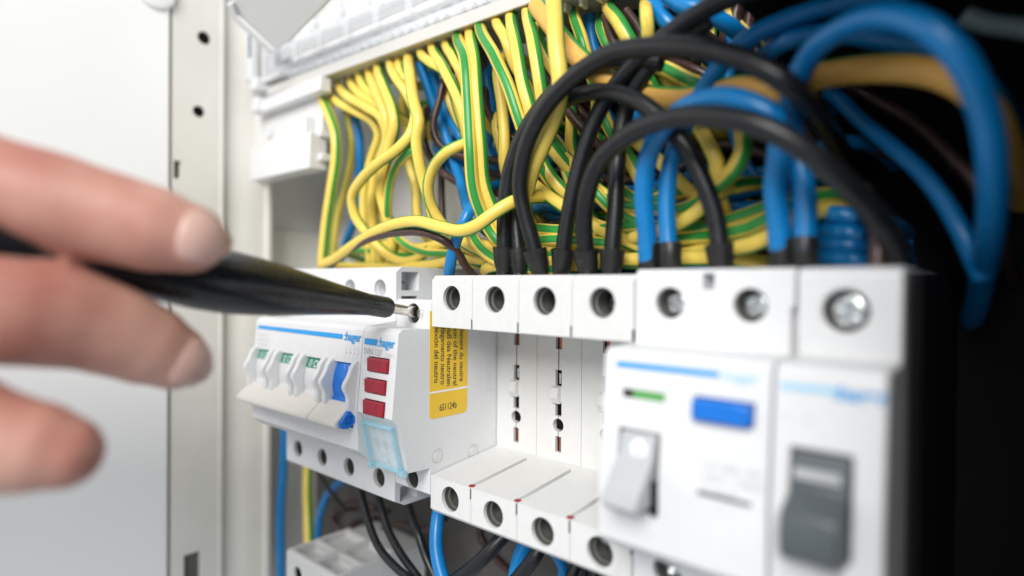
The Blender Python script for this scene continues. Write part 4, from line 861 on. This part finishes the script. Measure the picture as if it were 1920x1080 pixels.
for i in range(16):
    k = random.choice(['black', 'brown', 'blue', 'brown', 'black']); yy = random.uniform(40, 57); x0 = random.uniform(-40, 90); z0 = -30
    pts = [Vector((x0+random.uniform(-7, 7)+j*random.uniform(-4, 9), min(58, yy+random.uniform(-4, 4)), z0-j*18)) for j in range(6)]
    wire(k, random.uniform(1.8, 2.5), pts, {'black': 'black wire', 'brown': 'brown wire', 'blue': 'blue wire'}[k]+' hanging down the back wall below the modules', 'wires hanging below the modules')

# ================================================================== SCREWDRIVER
TIP = Vector((-P/2, 3.3, 25.0)); HB = PD(430, 530, 140)
ax = (HB-TIP).normalized()
sd = root('screwdriver', TIP+ax*80, 'black handled flat blade screwdriver turning the neutral terminal screw', 'screwdriver')
def along(px, py):                          # distance along the axis of the point seen at a pixel
    rd = ray(px, py).normalized(); w0 = CAM-TIP; b = rd.dot(ax); d_ = rd.dot(w0); e_ = ax.dot(w0); return (e_-b*d_)/(1-b*b)
neck = along(729, 581)
hp = [(0, 2.2), (0.5, 2.9), (1.6, 3.2)]
for px, py, hw in ((690, 574, 19), (640, 566, 26), (590, 558, 34), (540, 549, 43), (480, 539, 51), (430, 530, 56), (370, 522, 56), (310, 512, 52), (250, 502, 43)):
    s = along(px, py); dep = (TIP+ax*s-CAM).dot(fwd); hp.append((s-neck, hw*1.07/FPX*dep))
s_end = hp[-1][0]; hp += [(s_end+10, 4.7), (s_end+25, 5.4), (s_end+45, 6.2), (s_end+58, 5.4), (s_end+62, 3)]
g = latheg(TIP+ax*neck, ax, hp, 40)
# fluted: slightly hexagonal section along the grip
hv = []
e = ax.orthogonal().normalized(); gg = ax.cross(e)
for q in g[0]:
    dlt = q-(TIP+ax*neck); t = dlt.dot(ax); rv = dlt-ax*t; an = math.atan2(rv.dot(gg), rv.dot(e))
    k = 1+0.02*math.cos(3*an)*min(1, max(0, t/12)); hv.append(TIP+ax*(neck+t)+rv*k)
mesh_py('handle', hv, g[1], 'handle', sd)
sh = latheg(TIP+ax*7.5, ax, [(0, 1.55), (neck-7.5+1, 1.6)], 24); mesh_py('shaft', *sh, 'steel', sd)
bl = []; side = Vector((0, 0, 1)); side = (side-ax*side.dot(ax)).normalized(); th = ax.cross(side)
for s, wd, tk in ((-0.6, 2.1, 0.35), (2.5, 2.1, 0.5), (5, 1.7, 1.1), (7.6, 1.5, 1.5)):
    for i in range(16):
        t = 2*math.pi*i/16; c_, s_ = math.cos(t), math.sin(t); pw = 0.55
        bl.append(TIP+ax*s+side*(math.copysign(abs(c_)**pw, c_)*wd*0.98)+th*(math.copysign(abs(s_)**pw, s_)*tk*0.98))
bf = [(k*16+i, k*16+(i+1) % 16, (k+1)*16+(i+1) % 16, (k+1)*16+i) for k in range(3) for i in range(16)]+[tuple(range(15, -1, -1)), tuple(range(48, 64))]
mesh_py('blade', bl, bf, 'steel', sd)

# ================================================================== HAND
def capsule_chain(pts):                     # pts: (Vector, radius) -> one tapering tube mesh with round ends
    path = spline([p for p, _ in pts], 1.5); rs = []
    # radius by nearest arclength
    acc = [0]
    for a, b in zip(path, path[1:]): acc.append(acc[-1]+(b-a).length)
    knots = []; j = 0
    for p, r in pts:
        k = min(range(len(path)), key=lambda i: (path[i]-p).length); knots.append((acc[k], r))
    def rad(s):
        for (s0, r0), (s1, r1) in zip(knots, knots[1:]):
            if s <= s1: 
                t = 0 if s1 == s0 else (s-s0)/(s1-s0); t = t*t*(3-2*t); return r0+(r1-r0)*t
        return knots[-1][1]
    P2 = []; R2 = []
    t0 = (path[0]-path[1]).normalized(); r0 = rad(0)
    for a in (0.0, 0.3, 0.6, 0.85): P2.append(path[0]+t0*r0*math.cos(a*math.pi/2)); R2.append(max(0.05, r0*math.sin(a*math.pi/2)))
    for p, s in zip(path, acc): P2.append(p); R2.append(rad(s))
    t1 = (path[-1]-path[-2]).normalized(); r1 = rad(acc[-1])
    for a in (0.15, 0.3, 0.45, 0.6, 0.75, 0.88, 1.0): P2.append(path[-1]+t1*r1*math.sin(a*math.pi/2)); R2.append(max(0.05, r1*math.cos(a*math.pi/2)))
    n = len(P2); seg = 20; v = []; f = []
    tref = (path[-1]-path[0]).normalized()
    for i in range(n):
        t = (P2[min(n-1, i+1)]-P2[max(0, i-1)]); t = t.normalized() if t.length > 1e-6 else tref
        c = Vector((0, 0.05, 1)); e2 = (c-t*c.dot(t)); e2 = e2.normalized() if e2.length > 1e-3 else t.orthogonal().normalized(); e1 = t.cross(e2)
        v += [P2[i]+(e1*math.cos(2*math.pi*k/seg)+e2*math.sin(2*math.pi*k/seg))*R2[i] for k in range(seg)]
    for i in range(n-1): f += [(i*seg+k, i*seg+(k+1) % seg, (i+1)*seg+(k+1) % seg, (i+1)*seg+k) for k in range(seg)]
    f += [tuple(range(seg-1, -1, -1)), tuple(range((n-1)*seg, n*seg))]
    return v, f
def FP_(px, py, dep): return PD(px, py, dep)
idx = [(FP_(355, 447, 117), 6.9), (FP_(290, 430, 115), 8.3), (FP_(190, 403, 112), 8.6), (FP_(90, 378, 109), 9.3), (FP_(-10, 352, 106), 9.2)]
mid = [(FP_(325, 670, 124), 6.8), (FP_(280, 648, 121), 8.2), (FP_(190, 612, 115), 9.0), (FP_(90, 588, 109), 9.9), (FP_(-20, 574, 103), 9.8)]
rng = [(FP_(118, 848, 100), 6.2), (FP_(80, 840, 99), 7.4), (FP_(0, 830, 97), 8.2), (FP_(-90, 800, 95), 8.8)]
D_ = (idx[-1][0]-idx[0][0]).normalized()
kn_i = idx[-1][0]+D_*34+Vector((-3, 0, 4)); kn_m = mid[-1][0]+D_*34+Vector((-5, 0, 8)); kn_r = rng[-1][0]+D_*34+Vector((-7, -2, 16))
kn_p = kn_r+Vector((-6, -4, -17))
wrist = kn_m+D_*62+Vector((-32, -32, -18)); 
idx += [(kn_i, 10.5)]; mid += [(kn_m, 10.8)]; rng += [(kn_r, 10.2)]
pin = [(kn_p-D_*6+Vector((4, 0, -19)), 6.3), (kn_p-D_*20+Vector((3, 0, -18)), 7.0), (kn_p-D_*25+Vector((0, 0, -8)), 7.4), (kn_p-D_*14+Vector((0, 0, 1)), 7.9), (kn_p, 9)]
hb = TIP+ax*(along(200, 495))
far = (hb-CAM).normalized()
thumb = [(hb+far*12.5+Vector((0, 6, 0)), 7.6), (hb+far*14-ax*-14, 9.2), (hb+far*15+ax*34+Vector((-4, 0, -4)), 10.2), (wrist.lerp(kn_i, 0.45)+Vector((-10, 4, 2)), 13)]
fore = [(wrist+Vector((-60, -190, -70)), 34), (wrist+Vector((-22, -70, -26)), 27), (wrist, 22), (wrist.lerp(kn_m, 0.4), 19), (wrist.lerp(kn_m, 0.75), 14)]
chains = [idx, mid, rng, pin, thumb, fore]
for k_ in (kn_i, kn_m, kn_r, kn_p): chains.append([(k_, 10.5), (k_.lerp(wrist, 0.5), 14), (wrist.lerp(k_, 0.12), 18)])
for a, b in ((kn_i, kn_m), (kn_m, kn_r), (kn_r, kn_p)): chains.append([(a.lerp(wrist, 0.12), 11.5), (b.lerp(wrist, 0.12), 11.5)])
gs = merge(*[capsule_chain(c) for c in chains])
hd = mesh_py('hand', *gs, 'skin', None, wrist)
tag(hd, "person's hand gripping the black screwdriver between the fingers", 'hand')
rm = hd.modifiers.new('remesh', 'REMESH'); rm.mode = 'VOXEL'; rm.voxel_size = 0.0009; rm.use_smooth_shade = True
sm = hd.modifiers.new('smooth', 'SMOOTH'); sm.factor = 0.5; sm.iterations = 8
def nail(tip, nxt, r, name='finger_nail'):   # curved plate on the camera-facing back of the last joint
    ax_ = (tip-nxt).normalized(); c = (CAM-tip); c = (c-ax_*c.dot(ax_)).normalized(); c = (c+Vector((0.1, 0, 0.12))); c = (c-ax_*c.dot(ax_)).normalized(); e1 = ax_.cross(c)
    v = []; nu, nv = 12, 10
    for j in range(nv+1):
        t = j/nv; a_ = -0.15*r+1.25*r*t
        for i in range(nu+1):
            ph = (i/nu-0.5)*1.75*math.sqrt(max(0.04, 1-(max(0, 0.38-t)/0.38)**2*0.75))*(1-0.3*max(0, t-0.8)/0.2)
            rr_ = math.sqrt(max(0.12, 1-max(0, a_/r)**2*0.80))*r*1.008
            v.append(tip+ax_*a_+(c*math.cos(ph)+e1*math.sin(ph))*rr_)
    f = [(j*(nu+1)+i, j*(nu+1)+i+1, (j+1)*(nu+1)+i+1, (j+1)*(nu+1)+i) for j in range(nv) for i in range(nu)]
    o = mesh_py(name, v, f, 'nail', hd); s_ = o.modifiers.new('solid', 'SOLIDIFY'); s_.thickness = 0.0003; s_.offset = -1
    return o
nail(idx[0][0], idx[1][0], 6.9); nail(mid[0][0], mid[1][0], 6.8)
for o in list(bpy.data.objects):
    if '_b' in o: del o['_b']
